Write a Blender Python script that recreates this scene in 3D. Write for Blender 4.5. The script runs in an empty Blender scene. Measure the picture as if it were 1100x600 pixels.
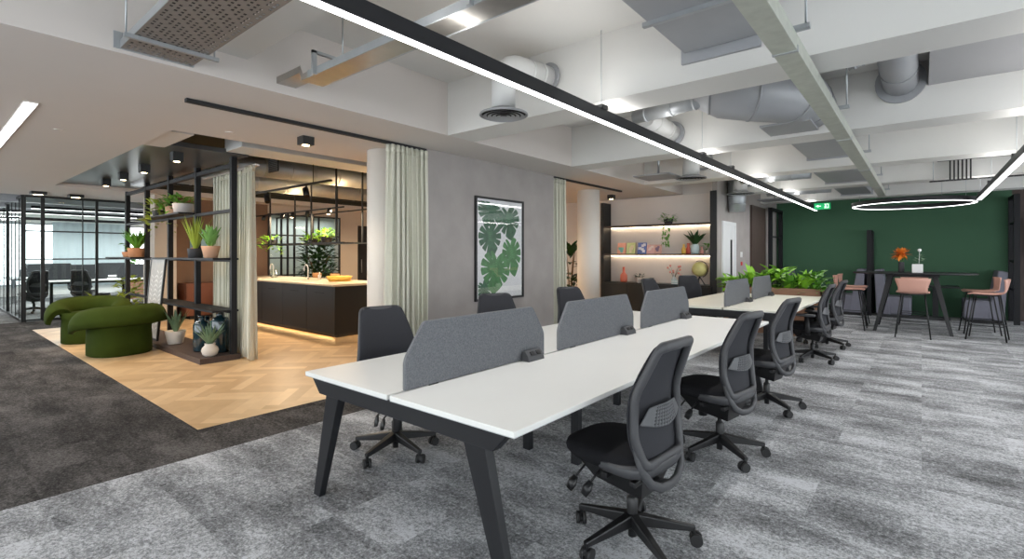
import bpy, math, random
from mathutils import Vector, Matrix, Quaternion
PI = math.pi
C = bpy.context.scene.collection
V = Vector

# ------------------------------------------------------------------ materials
def _n(nt, t, **k):
    n = nt.nodes.new(t)
    for a, b in k.items(): setattr(n, a, b)
    return n
def mat(name, col, rough=.5, metal=0., vary=0., scale=8., bump=0., bscale=60., emit=0., ecol=None, spec=.5, stretch=None, sheen=0.):
    m = bpy.data.materials.new(name); m.use_nodes = True
    nt = m.node_tree; b = nt.nodes['Principled BSDF']
    b.inputs['Roughness'].default_value = rough; b.inputs['Metallic'].default_value = metal
    b.inputs['Specular IOR Level'].default_value = spec
    if sheen: b.inputs['Sheen Weight'].default_value = sheen
    c = (*col, 1)
    tc = _n(nt, 'ShaderNodeTexCoord'); mp = _n(nt, 'ShaderNodeMapping')
    if stretch: mp.inputs['Scale'].default_value = stretch
    nt.links.new(tc.outputs['Object'], mp.inputs['Vector'])
    nz = _n(nt, 'ShaderNodeTexNoise'); nz.inputs['Scale'].default_value = scale; nz.inputs['Detail'].default_value = 4
    nt.links.new(mp.outputs[0], nz.inputs['Vector'])
    mx = _n(nt, 'ShaderNodeMix', data_type='RGBA')
    v = max(vary, .02)
    mx.inputs['A'].default_value = tuple(max(0, x*(1-v)) for x in col)+(1,)
    mx.inputs['B'].default_value = tuple(min(1, x*(1+v)) for x in col)+(1,)
    nt.links.new(nz.outputs['Fac'], mx.inputs['Factor'])
    nt.links.new(mx.outputs['Result'], b.inputs['Base Color'])
    if bump:
        n2 = _n(nt, 'ShaderNodeTexNoise'); n2.inputs['Scale'].default_value = bscale; n2.inputs['Detail'].default_value = 2
        nt.links.new(mp.outputs[0], n2.inputs['Vector'])
        bp = _n(nt, 'ShaderNodeBump'); bp.inputs['Strength'].default_value = bump; bp.inputs['Distance'].default_value = .01
        nt.links.new(n2.outputs['Fac'], bp.inputs['Height']); nt.links.new(bp.outputs[0], b.inputs['Normal'])
    if emit:
        b.inputs['Emission Color'].default_value = (*(ecol or col), 1); b.inputs['Emission Strength'].default_value = emit
    return m
def glass_mat(name, tint=(.93, .97, .96), refl=.5):
    m = bpy.data.materials.new(name); m.use_nodes = True; nt = m.node_tree; nt.nodes.clear()
    o = _n(nt, 'ShaderNodeOutputMaterial'); t = _n(nt, 'ShaderNodeBsdfTransparent'); g = _n(nt, 'ShaderNodeBsdfGlossy')
    t.inputs[0].default_value = (*tint, 1); g.inputs['Roughness'].default_value = .02
    f = _n(nt, 'ShaderNodeFresnel'); f.inputs[0].default_value = 1.45
    mu = _n(nt, 'ShaderNodeMath', operation='MULTIPLY'); mu.inputs[1].default_value = refl
    mx = _n(nt, 'ShaderNodeMixShader')
    nt.links.new(f.outputs[0], mu.inputs[0]); nt.links.new(mu.outputs[0], mx.inputs[0])
    nt.links.new(t.outputs[0], mx.inputs[1]); nt.links.new(g.outputs[0], mx.inputs[2]); nt.links.new(mx.outputs[0], o.inputs[0])
    return m
def carpet_mat(name, lo, hi, tint, streak=1.):
    m = bpy.data.materials.new(name); m.use_nodes = True; nt = m.node_tree; b = nt.nodes['Principled BSDF']
    b.inputs['Roughness'].default_value = .95; b.inputs['Specular IOR Level'].default_value = .1
    L = nt.links.new
    tc = _n(nt, 'ShaderNodeTexCoord')
    # tile index -> random offset of the streak pattern in each carpet tile
    sc = _n(nt, 'ShaderNodeVectorMath', operation='MULTIPLY'); sc.inputs[1].default_value = (1/.5, 1/.5, 0)
    L(tc.outputs['Object'], sc.inputs[0])
    fl = _n(nt, 'ShaderNodeVectorMath', operation='FLOOR'); L(sc.outputs[0], fl.inputs[0])
    wn = _n(nt, 'ShaderNodeTexWhiteNoise'); L(fl.outputs[0], wn.inputs['Vector'])
    off = _n(nt, 'ShaderNodeVectorMath', operation='SCALE'); off.inputs['Scale'].default_value = 13.
    L(wn.outputs['Color'], off.inputs[0])
    ad = _n(nt, 'ShaderNodeVectorMath', operation='ADD'); L(tc.outputs['Object'], ad.inputs[0]); L(off.outputs[0], ad.inputs[1])
    def noise(vec, scl, sc, det, rough=.55):
        mp = _n(nt, 'ShaderNodeMapping'); mp.inputs['Scale'].default_value = scl; L(vec, mp.inputs['Vector'])
        n = _n(nt, 'ShaderNodeTexNoise'); n.inputs['Scale'].default_value = sc; n.inputs['Detail'].default_value = det; n.inputs['Roughness'].default_value = rough
        L(mp.outputs[0], n.inputs['Vector']); return n
    O = tc.outputs['Object']
    n1 = noise(ad.outputs[0], (1.5, 3.0, 1), 1., 5, .65)      # brushed patches inside each tile
    n2 = noise(O, (.8, 2.0, 1), 1.3, 4)                        # broad clouds over the tiles
    n4 = noise(O, (7, 12, 1), 2.2, 4, .75)                    # short worn streaks
    n3 = noise(O, (1, 1, 1), 85., 3, .85)                    # pile grain
    n5 = noise(O, (1, 1, 1), 38., 3, .75)
    def mad(src, k, prev=None):
        x = _n(nt, 'ShaderNodeMath', operation='MULTIPLY_ADD'); L(src, x.inputs[0]); x.inputs[1].default_value = k
        if prev is None: x.inputs[2].default_value = 0
        else: L(prev, x.inputs[2])
        return x.outputs[0]
    s = mad(n1.outputs['Fac'], .30*streak); s = mad(n2.outputs['Fac'], .28, s); s = mad(n4.outputs['Fac'], .14, s); s = mad(n3.outputs['Fac'], .38, s); s = mad(n5.outputs['Fac'], .32, s); s = mad(wn.outputs['Value'], .02, s)
    r = _n(nt, 'ShaderNodeValToRGB'); L(s, r.inputs[0])
    e = r.color_ramp.elements; e[0].position = .61; e[1].position = .80
    e[0].color = (lo*tint[0], lo*tint[1], lo*tint[2], 1); e[1].color = (hi*tint[0], hi*tint[1], hi*tint[2], 1)
    x = e.new(.715); md = lo*.62+hi*.38; x.color = (md*tint[0], md*tint[1], md*tint[2], 1)
    L(r.outputs[0], b.inputs['Base Color'])
    bp = _n(nt, 'ShaderNodeBump'); bp.inputs['Strength'].default_value = .35; bp.inputs['Distance'].default_value = .01
    L(n3.outputs['Fac'], bp.inputs['Height']); L(bp.outputs[0], b.inputs['Normal'])
    return m
def wood_mat(name, c1, c2, rough=.5, scale=(2, 18, 2), attr=False, spec=.5):
    m = bpy.data.materials.new(name); m.use_nodes = True; nt = m.node_tree; b = nt.nodes['Principled BSDF']
    b.inputs['Roughness'].default_value = rough; b.inputs['Specular IOR Level'].default_value = spec; L = nt.links.new
    tc = _n(nt, 'ShaderNodeTexCoord'); mp = _n(nt, 'ShaderNodeMapping'); mp.inputs['Scale'].default_value = scale
    L(tc.outputs['Object'], mp.inputs['Vector'])
    n1 = _n(nt, 'ShaderNodeTexNoise'); n1.inputs['Scale'].default_value = 3; n1.inputs['Detail'].default_value = 5; L(mp.outputs[0], n1.inputs['Vector'])
    mx = _n(nt, 'ShaderNodeMix', data_type='RGBA'); mx.inputs['A'].default_value = (*c1, 1); mx.inputs['B'].default_value = (*c2, 1)
    f = n1.outputs['Fac']
    if attr:
        a = _n(nt, 'ShaderNodeAttribute', attribute_name='tone')
        w = _n(nt, 'ShaderNodeMath', operation='MULTIPLY_ADD'); L(a.outputs['Fac'], w.inputs[0]); w.inputs[1].default_value = .7
        w2 = _n(nt, 'ShaderNodeMath', operation='MULTIPLY'); L(f, w2.inputs[0]); w2.inputs[1].default_value = .4; L(w2.outputs[0], w.inputs[2]); f = w.outputs[0]
    L(f, mx.inputs['Factor']); L(mx.outputs['Result'], b.inputs['Base Color'])
    return m

M = {}
M['paint'] = mat('white_paint', (.69, .68, .655), .8, vary=.02, scale=2)
M['paint_low'] = mat('warm_lit_white_paint', (.66, .61, .575), .8, vary=.02, scale=1.5)  # whitish paint, beige cast of the warm lighting mixed into its colour
M['ceil_dark'] = mat('grey_ceiling_paint', (.36, .36, .37), .8)
M['ceil_kitchen'] = mat('raw_kitchen_slab', (.035, .035, .028), .9, vary=.2)
M['grey_plaster'] = mat('grey_plaster', (.345, .318, .305), .85, vary=.16, scale=3.5, bump=.1, bscale=25)
M['beige_wall'] = mat('beige_wall', (.56, .50, .44), .85, vary=.03)
M['brown_wall'] = mat('brown_wall', (.21, .13, .09), .8, vary=.08)
M['green_wall'] = mat('green_wall', (.044, .122, .064), .75, vary=.06, scale=1.2)
M['carpet'] = carpet_mat('grey_carpet', .095, .66, (.97, .99, 1.03))
M['carpet_dark'] = carpet_mat('dark_carpet', .016, .15, (1.06, .99, .96), .9)
M['carpet_office'] = carpet_mat('office_carpet', .12, .36, (1, 1, 1))
M['oak'] = wood_mat('oak_planks', (.50, .31, .15), (.80, .57, .33), .38, (3, 3, 3), attr=True)
M['black'] = mat('black_powder_coat', (.009, .010, .011), .42, vary=.1)
M['black_matt'] = mat('black_matt', (.012, .012, .013), .7)
M['frame_grey'] = mat('dark_frame_steel', (.009, .0095, .012), .55, vary=.1, spec=.3)
M['desk_white'] = mat('white_laminate', (.80, .80, .775), .42, vary=.01, scale=3)
M['desk_edge'] = mat('grey_edging', (.52, .53, .54), .5)
M['desk_cream'] = mat('cream_laminate', (.80, .78, .68), .35, vary=.01)
M['desk_frame'] = mat('graphite_steel', (.012, .0125, .015), .42, vary=.06, spec=.4)
M['felt'] = mat('grey_felt', (.150, .156, .168), .95, vary=.6, scale=130, bump=.3, bscale=200, spec=.15)
M['felt_dark'] = mat('charcoal_felt', (.04, .042, .046), .95, vary=.2, scale=200, spec=.15)
M['plastic_grey'] = mat('grey_plastic', (.050, .051, .056), .5, vary=.05)
M['plastic_mid'] = mat('mid_grey_plastic', (.15, .155, .165), .5)
M['plastic_lumbar'] = mat('lumbar_plastic', (.085, .088, .095), .5)
M['plastic_black'] = mat('black_plastic', (.009, .009, .010), .4)
M['mesh_dark'] = mat('chair_mesh', (.036, .037, .043), .8, vary=.3, scale=300, spec=.2)
M['seat_black'] = mat('black_fabric', (.013, .013, .015), .95, vary=.3, scale=250, bump=.2, bscale=300, spec=.15)
M['rubber'] = mat('black_rubber', (.015, .015, .016), .6)
M['galv'] = mat('galvanised_steel', (.50, .52, .46), .42, .35, vary=.22, scale=14)
M['galv_grey'] = mat('galvanised_duct', (.42, .44, .46), .45, .6, vary=.12, scale=9)
M['duct_paint'] = mat('grey_painted_duct', (.36, .37, .39), .5, .25, vary=.06, scale=5)
M['duct_white'] = mat('white_painted_duct', (.66, .66, .65), .5, .0, vary=.05, scale=5)
M['perf'] = mat('perforated_tray', (.27, .245, .23), .55, .35, vary=.15, scale=20)
M['steel'] = mat('steel_rod', (.45, .48, .5), .35, .9)
M['lamp_white'] = mat('lamp_diffuser', (1, 1, 1), .5, emit=5., ecol=(1, .985, 1))
M['lamp_up'] = mat('lamp_up_diffuser', (1, 1, 1), .5, emit=3., ecol=(1, .98, .95))
M['lamp_ring'] = mat('ring_diffuser', (1, 1, 1), .5, emit=4., ecol=(1, .97, 1))
M['lamp_warm'] = mat('warm_led', (1, .8, .5), .5, emit=4., ecol=(1, .62, .28))
M['lamp_shelf'] = mat('shelf_led', (1, .9, .75), .5, emit=9., ecol=(1, .80, .55))
M['lamp_spot'] = mat('spot_led', (1, .85, .6), .5, emit=14., ecol=(1, .74, .42))
M['glass'] = glass_mat('clear_glass')
M['picture_glass'] = glass_mat('picture_glass', (1, 1, 1), .22)
M['glass_dark'] = glass_mat('dark_glass', (.10, .2, .22), 1.)
M['curtain'] = mat('sage_curtain', (.64, .63, .53), .9, vary=.05, scale=30, bump=.1, bscale=200, sheen=.2)
M['column'] = mat('white_column', (.80, .77, .72), .6)
M['green_velvet'] = mat('green_velvet', (.036, .054, .007), .9, vary=.2, scale=6, spec=.12)
M['terracotta'] = mat('terracotta', (.55, .25, .12), .8, vary=.1)
M['peach_pot'] = mat('peach_clay', (.62, .36, .23), .8, vary=.08)
M['white_pot'] = mat('off_white_ceramic', (.66, .60, .53), .6, vary=.08)
M['grey_pot'] = mat('pale_grey_pot', (.5, .46, .44), .8, vary=.1)
M['dark_pot'] = mat('dark_pot', (.03, .03, .035), .6)
M['soil'] = mat('soil', (.05, .03, .02), 1., vary=.4, scale=60)
M['leaf'] = mat('leaf_green', (.11, .30, .03), .5, vary=.35, scale=9)
M['leaf_lime'] = mat('leaf_lime', (.27, .56, .04), .5, vary=.35, scale=7)
M['leaf_dark'] = mat('leaf_dark_green', (.016, .06, .012), .5, vary=.4, scale=8)
M['leaf_aloe'] = mat('leaf_aloe', (.15, .33, .08), .45, vary=.3, scale=12)
M['leaf_blue'] = mat('leaf_grey_green', (.13, .22, .13), .5, vary=.35, scale=12)
M['leaf_yellow'] = mat('leaf_yellow_green', (.30, .38, .04), .5, vary=.3, scale=8)
M['stem'] = mat('stem_brown', (.12, .07, .03), .8)
M['pink_ply'] = mat('pink_shell', (.62, .34, .27), .45, vary=.05)
M['booth'] = mat('grey_blue_upholstery', (.19, .19, .235), .8, vary=.08, scale=10)
M['walnut'] = wood_mat('walnut_board', (.22, .11, .065), (.36, .20, .12), .5, (1.5, 14, 14))
M['dark_wood'] = wood_mat('dark_wood', (.045, .028, .024), (.085, .055, .045), .55, (12, 12, 1.5))
M['island'] = mat('island_front', (.006, .0065, .009), .45, vary=.1)
M['worktop'] = mat('pale_worktop', (.74, .62, .46), .3, vary=.04)
M['tan'] = wood_mat('tan_wood', (.45, .22, .09), (.6, .33, .15), .5)
M['print_white'] = mat('print_paper', (.84, .85, .87), .35)
M['print_green'] = mat('print_green', (.08, .24, .09), .4, vary=.6, scale=14)
M['print_dark'] = mat('print_dark_green', (.05, .14, .08), .4, vary=.7, scale=14)
M['print_grey'] = mat('print_grey', (.34, .33, .31), .5, vary=.3, scale=9)
M['glass_black'] = mat('black_lens', (.01, .01, .01), .1)
M['exit_green'] = mat('exit_green', (.0, .32, .10), .5, emit=.6, ecol=(.0, .42, .12))
M['exit_white'] = mat('exit_white', (.8, .95, .85), .5, emit=.9, ecol=(.8, 1, .85))
M['orange'] = mat('orange_petals', (.85, .25, .03), .6, vary=.3, scale=20)
M['white_gloss'] = mat('white_ceramic', (.8, .8, .8), .3)
M['blind'] = mat('pale_blind', (.62, .70, .74), .8, vary=.02)
M['white_door'] = mat('white_door', (.72, .73, .75), .5)
M['shelf_back'] = mat('shelf_back_panel', (.74, .67, .62), .8, vary=.03)
def cm(col, rough=.5):
    k = 'c_%02x%02x%02x' % tuple(int(max(0, min(1, c))*255) for c in col)
    if k not in M: M[k] = mat('paint_tone_'+k[2:], col, rough, vary=.06)
    return M[k]

# ------------------------------------------------------------------ mesh builder
class MB:
    def __init__(s): s.v = []; s.f = []; s.s = []; s.t = []; s.X = Matrix.Identity(4)
    def at(s, x=0, y=0, z=0, rz=0, rx=0, ry=0):
        s.X = Matrix.Translation((x, y, z)) @ Matrix.Rotation(rz, 4, 'Z') @ Matrix.Rotation(ry, 4, 'Y') @ Matrix.Rotation(rx, 4, 'X'); return s
    def add(s, vs, fs, smooth=False, tone=0.):
        n = len(s.v); s.v += [s.X @ V(p) for p in vs]
        for f in fs: s.f.append(tuple(i+n for i in f)); s.s.append(smooth); s.t.append(tone)
        return s
    def box(s, x0, x1, y0, y1, z0, z1, tone=0.):
        x0, x1 = sorted((x0, x1)); y0, y1 = sorted((y0, y1)); z0, z1 = sorted((z0, z1))
        vs = [(x0, y0, z0), (x1, y0, z0), (x1, y1, z0), (x0, y1, z0), (x0, y0, z1), (x1, y0, z1), (x1, y1, z1), (x0, y1, z1)]
        return s.add(vs, [(3, 2, 1, 0), (4, 5, 6, 7), (0, 1, 5, 4), (1, 2, 6, 5), (2, 3, 7, 6), (3, 0, 4, 7)], tone=tone)
    def hull8(s, a, b, smooth=False):   # two quads a (bottom ccw) and b (top ccw)
        return s.add(list(a)+list(b), [(3, 2, 1, 0), (4, 5, 6, 7), (0, 1, 5, 4), (1, 2, 6, 5), (2, 3, 7, 6), (3, 0, 4, 7)], smooth)
    def prism(s, poly, ax, d0, d1, smooth=False):  # poly in the other two axes, extruded along ax
        def P(p, d):
            return {'x': (d, p[0], p[1]), 'y': (p[0], d, p[1]), 'z': (p[0], p[1], d)}[ax]
        n = len(poly); vs = [P(p, d0) for p in poly]+[P(p, d1) for p in poly]
        s.add(vs, [tuple(range(n))[::-1], tuple(range(n, 2*n))])
        m = len(s.v)-2*n
        for i in range(n):
            j = (i+1) % n; s.f.append((m+i, m+j, m+n+j, m+n+i)); s.s.append(smooth); s.t.append(0.)
        return s
    def sweep(s, P, N, sec, closed=False, caps=True, smooth=True, scales=None):
        P = [V(p) for p in P]; n = len(P); k = len(sec); vs = []
        for i, p in enumerate(P):
            a = P[(i-1) % n] if (closed or i > 0) else p
            b = P[(i+1) % n] if (closed or i < n-1) else p
            T = (b-a).normalized(); nn = V(N[i] if isinstance(N, list) else N); nn = (nn - T*nn.dot(T))
            if nn.length < 1e-6: nn = T.orthogonal()
            nn.normalize(); B = T.cross(nn); sc = scales[i] if scales else 1.
            if not isinstance(sc, tuple): sc = (sc, sc)
            vs += [p + nn*(q[0]*sc[0]) + B*(q[1]*sc[1]) for q in sec]
        fs = []
        for i in range(n if closed else n-1):
            i2 = (i+1) % n
            for j in range(k):
                j2 = (j+1) % k; fs.append((i*k+j, i*k+j2, i2*k+j2, i2*k+j))
        s.add(vs, fs, smooth)
        if not closed and caps:
            m = len(s.v)-n*k
            s.f += [tuple(m+j for j in range(k))[::-1], tuple(m+(n-1)*k+j for j in range(k))]; s.s += [False]*2; s.t += [0.]*2
        return s
    def tube(s, P, r, seg=8, closed=False, N=(0, 0, 1), caps=True):
        P = [V(p) for p in P]
        sec = [(math.cos(2*PI*i/seg), math.sin(2*PI*i/seg)) for i in range(seg)]
        rr = r if isinstance(r, list) else [r]*len(P)
        if len(P) == 2 and abs((P[1]-P[0]).normalized().z) > .95: N = (1, 0, 0)
        return s.sweep(P, N, sec, closed, caps, True, rr)
    def cyl(s, x, y, z0, z1, r, seg=16, r1=None):
        return s.tube([(x, y, z0), (x, y, z1)], [r, r if r1 is None else r1], seg, N=(1, 0, 0))
    def lathe(s, prof, seg=20, smooth=True, cap0=True, cap1=True, sx=1., sy=1., x=0, y=0, z=0):
        vs = []; fs = []
        for r, h in prof:
            for i in range(seg):
                a = 2*PI*i/seg; vs.append((x+r*math.cos(a)*sx, y+r*math.sin(a)*sy, z+h))
        for j in range(len(prof)-1):
            for i in range(seg):
                i2 = (i+1) % seg; fs.append((j*seg+i, j*seg+i2, (j+1)*seg+i2, (j+1)*seg+i))
        s.add(vs, fs, smooth); m = len(s.v)-len(vs)
        if cap0: s.f.append(tuple(m+i for i in range(seg))[::-1]); s.s.append(False); s.t.append(0.)
        if cap1: s.f.append(tuple(m+(len(prof)-1)*seg+i for i in range(seg))); s.s.append(False); s.t.append(0.)
        return s
    def layers(s, outline, lay, smooth=True):   # outline centred; lay = (scale_x, scale_y, z)
        n = len(outline); vs = []; fs = []
        for a, b, z in lay: vs += [(p[0]*a, p[1]*b, z) for p in outline]
        for j in range(len(lay)-1):
            for i in range(n): fs.append((j*n+i, j*n+(i+1) % n, (j+1)*n+(i+1) % n, (j+1)*n+i))
        fs.append(tuple(range(n))[::-1]); fs.append(tuple((len(lay)-1)*n+i for i in range(n)))
        return s.add(vs, fs, smooth)
    def grid(s, fn, nu, nv, smooth=True, skip=None, tone=0.):
        vs = [fn(i/nu, j/nv) for j in range(nv+1) for i in range(nu+1)]; w = nu+1
        fs = [(j*w+i, j*w+i+1, (j+1)*w+i+1, (j+1)*w+i) for j in range(nv) for i in range(nu) if not (skip and skip(i, j))]
        return s.add(vs, fs, smooth, tone)
    def ball(s, c, r, seg=12, rings=8, sz=1.):
        prof = [(max(1e-4, r*math.sin(PI*i/rings)), -r*sz*math.cos(PI*i/rings)) for i in range(rings+1)]
        return s.lathe(prof, seg, True, False, False, x=c[0], y=c[1], z=c[2])
    def build(s, name, m, parent=None, bevel=0., solid=0., tone=False, subd=0):
        me = bpy.data.meshes.new(name); me.from_pydata([tuple(p) for p in s.v], [], s.f)
        me.polygons.foreach_set('use_smooth', s.s)
        if tone:
            at = me.attributes.new('tone', 'FLOAT', 'FACE'); at.data.foreach_set('value', s.t)
        me.materials.append(M[m] if isinstance(m, str) else m); me.update()
        o = bpy.data.objects.new(name, me); C.objects.link(o)
        if parent: o.parent = parent
        if solid: k = o.modifiers.new('sol', 'SOLIDIFY'); k.thickness = solid; k.offset = 0
        if bevel: k = o.modifiers.new('bev', 'BEVEL'); k.width = bevel; k.segments = 2; k.limit_method = 'ANGLE'; k.angle_limit = math.radians(40)
        if subd: k = o.modifiers.new('sub', 'SUBSURF'); k.levels = subd; k.render_levels = subd
        return o
def tag(o, label, cat, group=None, kind=None):
    o['label'] = label; o['category'] = cat
    if group: o['group'] = group
    if kind: o['kind'] = kind
    return o
def thing(name, label, cat, loc=(0, 0, 0), rz=0, group=None):
    o = bpy.data.objects.new(name, None); C.objects.link(o); o.empty_display_size = .1
    o.location = loc; o.rotation_euler = (0, 0, rz); return tag(o, label, cat, group)
def struct(mb, name, m, label=None, **k):
    o = mb.build(name, m, **k); o['kind'] = 'structure'; o['label'] = label or name.replace('_', ' '); return o
def copy_tree(o, parent=None):
    c = o.copy(); C.objects.link(c)
    if parent: c.parent = parent
    for ch in list(o.children): copy_tree(ch, c)
    return c
def place(first, used, loc, rz, label, group=None):
    o = first if not used[0] else copy_tree(first); used[0] = True
    o.location = loc; o.rotation_euler = (0, 0, rz); o['label'] = label
    if group: o['group'] = group
    return o
def box_obj(name, m, b, parent=None, bevel=0.): return MB().box(*b).build(name, m, parent, bevel)
def rpoly(pts, r, n=5):
    out = []; N = len(pts)
    rr = r if isinstance(r, list) else [r]*N
    for i in range(N):
        p0 = V(pts[i-1]); p = V(pts[i]); p1 = V(pts[(i+1) % N])
        a = (p0-p).normalized(); b = (p1-p).normalized(); ang = a.angle(b); d = min(rr[i]/math.tan(ang/2), (p0-p).length*.48, (p1-p).length*.48)
        A = p+a*d; B = p+b*d
        for k in range(n+1):
            t = k/n; out.append(tuple(A*(1-t)**2 + p*2*t*(1-t) + B*t*t))
    return out
def srect(a, b, e=4., n=32):
    o = []
    for i in range(n):
        t = 2*PI*i/n; c, q = math.cos(t), math.sin(t)
        o.append((a*abs(c)**(2/e)*(1 if c >= 0 else -1), b*abs(q)**(2/e)*(1 if q >= 0 else -1)))
    return o
RS = [(1, .5), (.5, 1), (-.5, 1), (-1, .5), (-1, -.5), (-.5, -1), (.5, -1), (1, -.5)]   # rounded section
def rsec(w, t): return [(a*w/2, b*t/2) for a, b in RS]

# ------------------------------------------------------------------ leaves
def leaf(mb, p, d, L, W, droop=.3, seg=5, fold=.15, tip=.6):
    p = V(p); d = V(d).normalized(); side = d.cross(V((0, 0, 1)))
    if side.length < .05: side = V((1, 0, 0))
    side.normalize(); up = side.cross(d).normalized(); vs = []
    for i in range(seg+1):
        t = i/seg; c = p + d*L*t + V((0, 0, -1))*droop*L*t*t
        w = W*.5*(math.sin(PI*min(1, max(.02, t**tip)))**.8 if t < 1 else 0) + .0008
        vs += [c - side*w + up*w*fold*2, c, c + side*w + up*w*fold*2]
    fs = []
    for i in range(seg):
        a = i*3; fs += [(a, a+1, a+4, a+3), (a+1, a+2, a+5, a+4)]
    mb.add(vs, fs, True)
def spikes(mb, o, n, L, W, spread, rnd, up=1., droop=.1, base=.02, tip=.35):
    for i in range(n):
        a = 2*PI*i/n*1.618*2 + rnd.uniform(-.3, .3); s = spread*rnd.uniform(.25, 1.)
        d = V((math.cos(a)*s, math.sin(a)*s, up))
        leaf(mb, V(o)+V((math.cos(a)*base, math.sin(a)*base, 0)), d, L*rnd.uniform(.7, 1.1), W, droop*rnd.uniform(.3, 1.2), 5, .35, tip)
def bush(mb, o, n, R, H, L, W, rnd, droop=.4, trail=0.):
    for i in range(n):
        a = rnd.uniform(0, 2*PI); r = R*math.sqrt(rnd.random()); h = H*rnd.random()
        h2 = h - (trail*rnd.random() if r > R*.6 else 0)
        p = V(o)+V((math.cos(a)*r, math.sin(a)*r, h2))
        b = a+rnd.uniform(-.8, .8); d = V((math.cos(b), math.sin(b), rnd.uniform(-.1, 1.)))
        leaf(mb, p, d, L*rnd.uniform(.6, 1.2), W*rnd.uniform(.7, 1.1), droop*rnd.random(), 4, .15, .8)
def stems(mb, o, n, R, H, rnd, r=.006):
    for i in range(n):
        a = rnd.uniform(0, 2*PI); q = V((math.cos(a)*R, math.sin(a)*R, H*rnd.uniform(.6, 1.)))
        mb.tube([o, V(o)+q*.5+V((0, 0, H*.12)), V(o)+q], [r, r*.8, r*.5], 5)
def pot_profile(r0, r1, h, wall=.012):
    return [(r0*.9, 0), (r0, .006), (r1, h-.01), (r1, h), (r1-wall, h), (r1-wall, h-.03)]
def pot_round(rm, h, neck):
    return [(rm*.55, 0), (rm*.8, h*.1), (rm, h*.42), (rm*.9, h*.65), (neck, h*.85), (neck*1.06, h), (neck*.9, h), (neck*.9, h*.86)]
# ================================================================== SETTING
ZL, ZU, ZB = 2.72, 3.28, 2.72      # low ceiling, upper slab, beam underside
XS = -3.93                          # fascia line of the low ceiling
# floors
struct(MB().box(-4.0, 6.2, -4.2, 15.4, -.1, 0), 'floor', 'carpet', 'mottled light grey carpet tile floor of the open office')
mb = MB(); mb.box(-14.8, -4.0, -4.2, 1.52, -.1, 0); mb.box(-14.8, -13.15, 1.52, 10.6, -.1, 0); mb.box(-6.0+1.4, -4.0, 1.52, 4.0, -.1, 0)
mb.box(-4.6, -4.0, 4.0, 10.5, -.1, 0)
struct(mb, 'floor', 'carpet_dark', 'dark brown-grey carpet tile floor beside the oak floor')
# oak floor in herringbone: individual planks in one structure mesh
rnd = random.Random(3); mb = MB()
X0, X1, Y0, Y1 = -13.15, -4.6, 1.52, 10.6
w_, l_ = .12, .60
mb.box(X0, X1, Y0, Y1, -.1, -.004)
def clip(poly, ax, lim, keep_less):
    out = []
    for i in range(len(poly)):
        a = poly[i]; b = poly[(i+1) % len(poly)]
        ia = (a[ax] <= lim) == keep_less; ib = (b[ax] <= lim) == keep_less
        if ia: out.append(a)
        if ia != ib:
            t = (lim-a[ax])/(b[ax]-a[ax]); out.append((a[0]+(b[0]-a[0])*t, a[1]+(b[1]-a[1])*t))
    return out
s2 = math.sqrt(.5); k = int(l_/w_)
def hb(cx, cy, L, W):
    # rectangle axis aligned in the uv frame, rotated 45 degrees
    q = [(cx, cy), (cx+L, cy), (cx+L, cy+W), (cx, cy+W)]
    q = [((u-v)*s2-9, (u+v)*s2+6) for u, v in q]
    for ax, lim, kl in ((0, X0, False), (0, X1, True), (1, Y0, False), (1, Y1, True)):
        q = clip(q, ax, lim, kl)
        if len(q) < 3: return
    c = V((sum(p[0] for p in q)/len(q), sum(p[1] for p in q)/len(q)))
    q = [c+(V(p)-c)*.994 for p in q]
    mb.add([(p[0], p[1], .0) for p in q], [tuple(range(len(q)))], False, rnd.random())
for i in range(-22, 23):
    for j in range(-90, 91):
        u = j*w_ + i*2*l_/1.0; v = j*w_
        # herringbone lattice: pairs (horizontal, vertical) step by w along the diagonal
        if -9 < u < 9 and -9 < v < 9:
            hb(u, v, l_, w_); hb(u+l_-0*w_, v-l_+w_, w_, l_)
struct(mb, 'floor', 'oak', 'pale oak herringbone floor of the lounge and kitchen', tone=True)
struct(MB().box(-24.2, -14.8, -4.2, 12, -.1, 0), 'floor', 'carpet_office', 'grey carpet floor of the glazed office')

# upper slab and beams
mb = MB().box(XS, 6.2, -4.2, 15.4, ZU, ZU+.2); struct(mb, 'ceiling', 'paint', 'white upper ceiling slab')
mb = MB()
for a, b in ((3.69, 4.1), (6.14, 6.52), (8.6, 9.0), (11.05, 11.45), (13.5, 13.9)):
    mb = MB().box(XS, 6.2, a, b, ZB, ZU); struct(mb, 'trim_%d' % round(a), 'paint', 'white downstand ceiling beam')
struct(MB().box(XS, 6.2, 1.24, 1.63, 2.91, ZU), 'trim_1', 'paint', 'white shallow ceiling beam')
struct(MB().box(XS, 6.2, -1.3, -.9, 2.91, ZU), 'trim_0', 'paint', 'white shallow ceiling beam')
struct(MB().box(.05, 6.2, 4.1, 6.14, 3.04, ZU), 'ceiling', 'ceil_dark', 'grey lowered ceiling panel')
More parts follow.
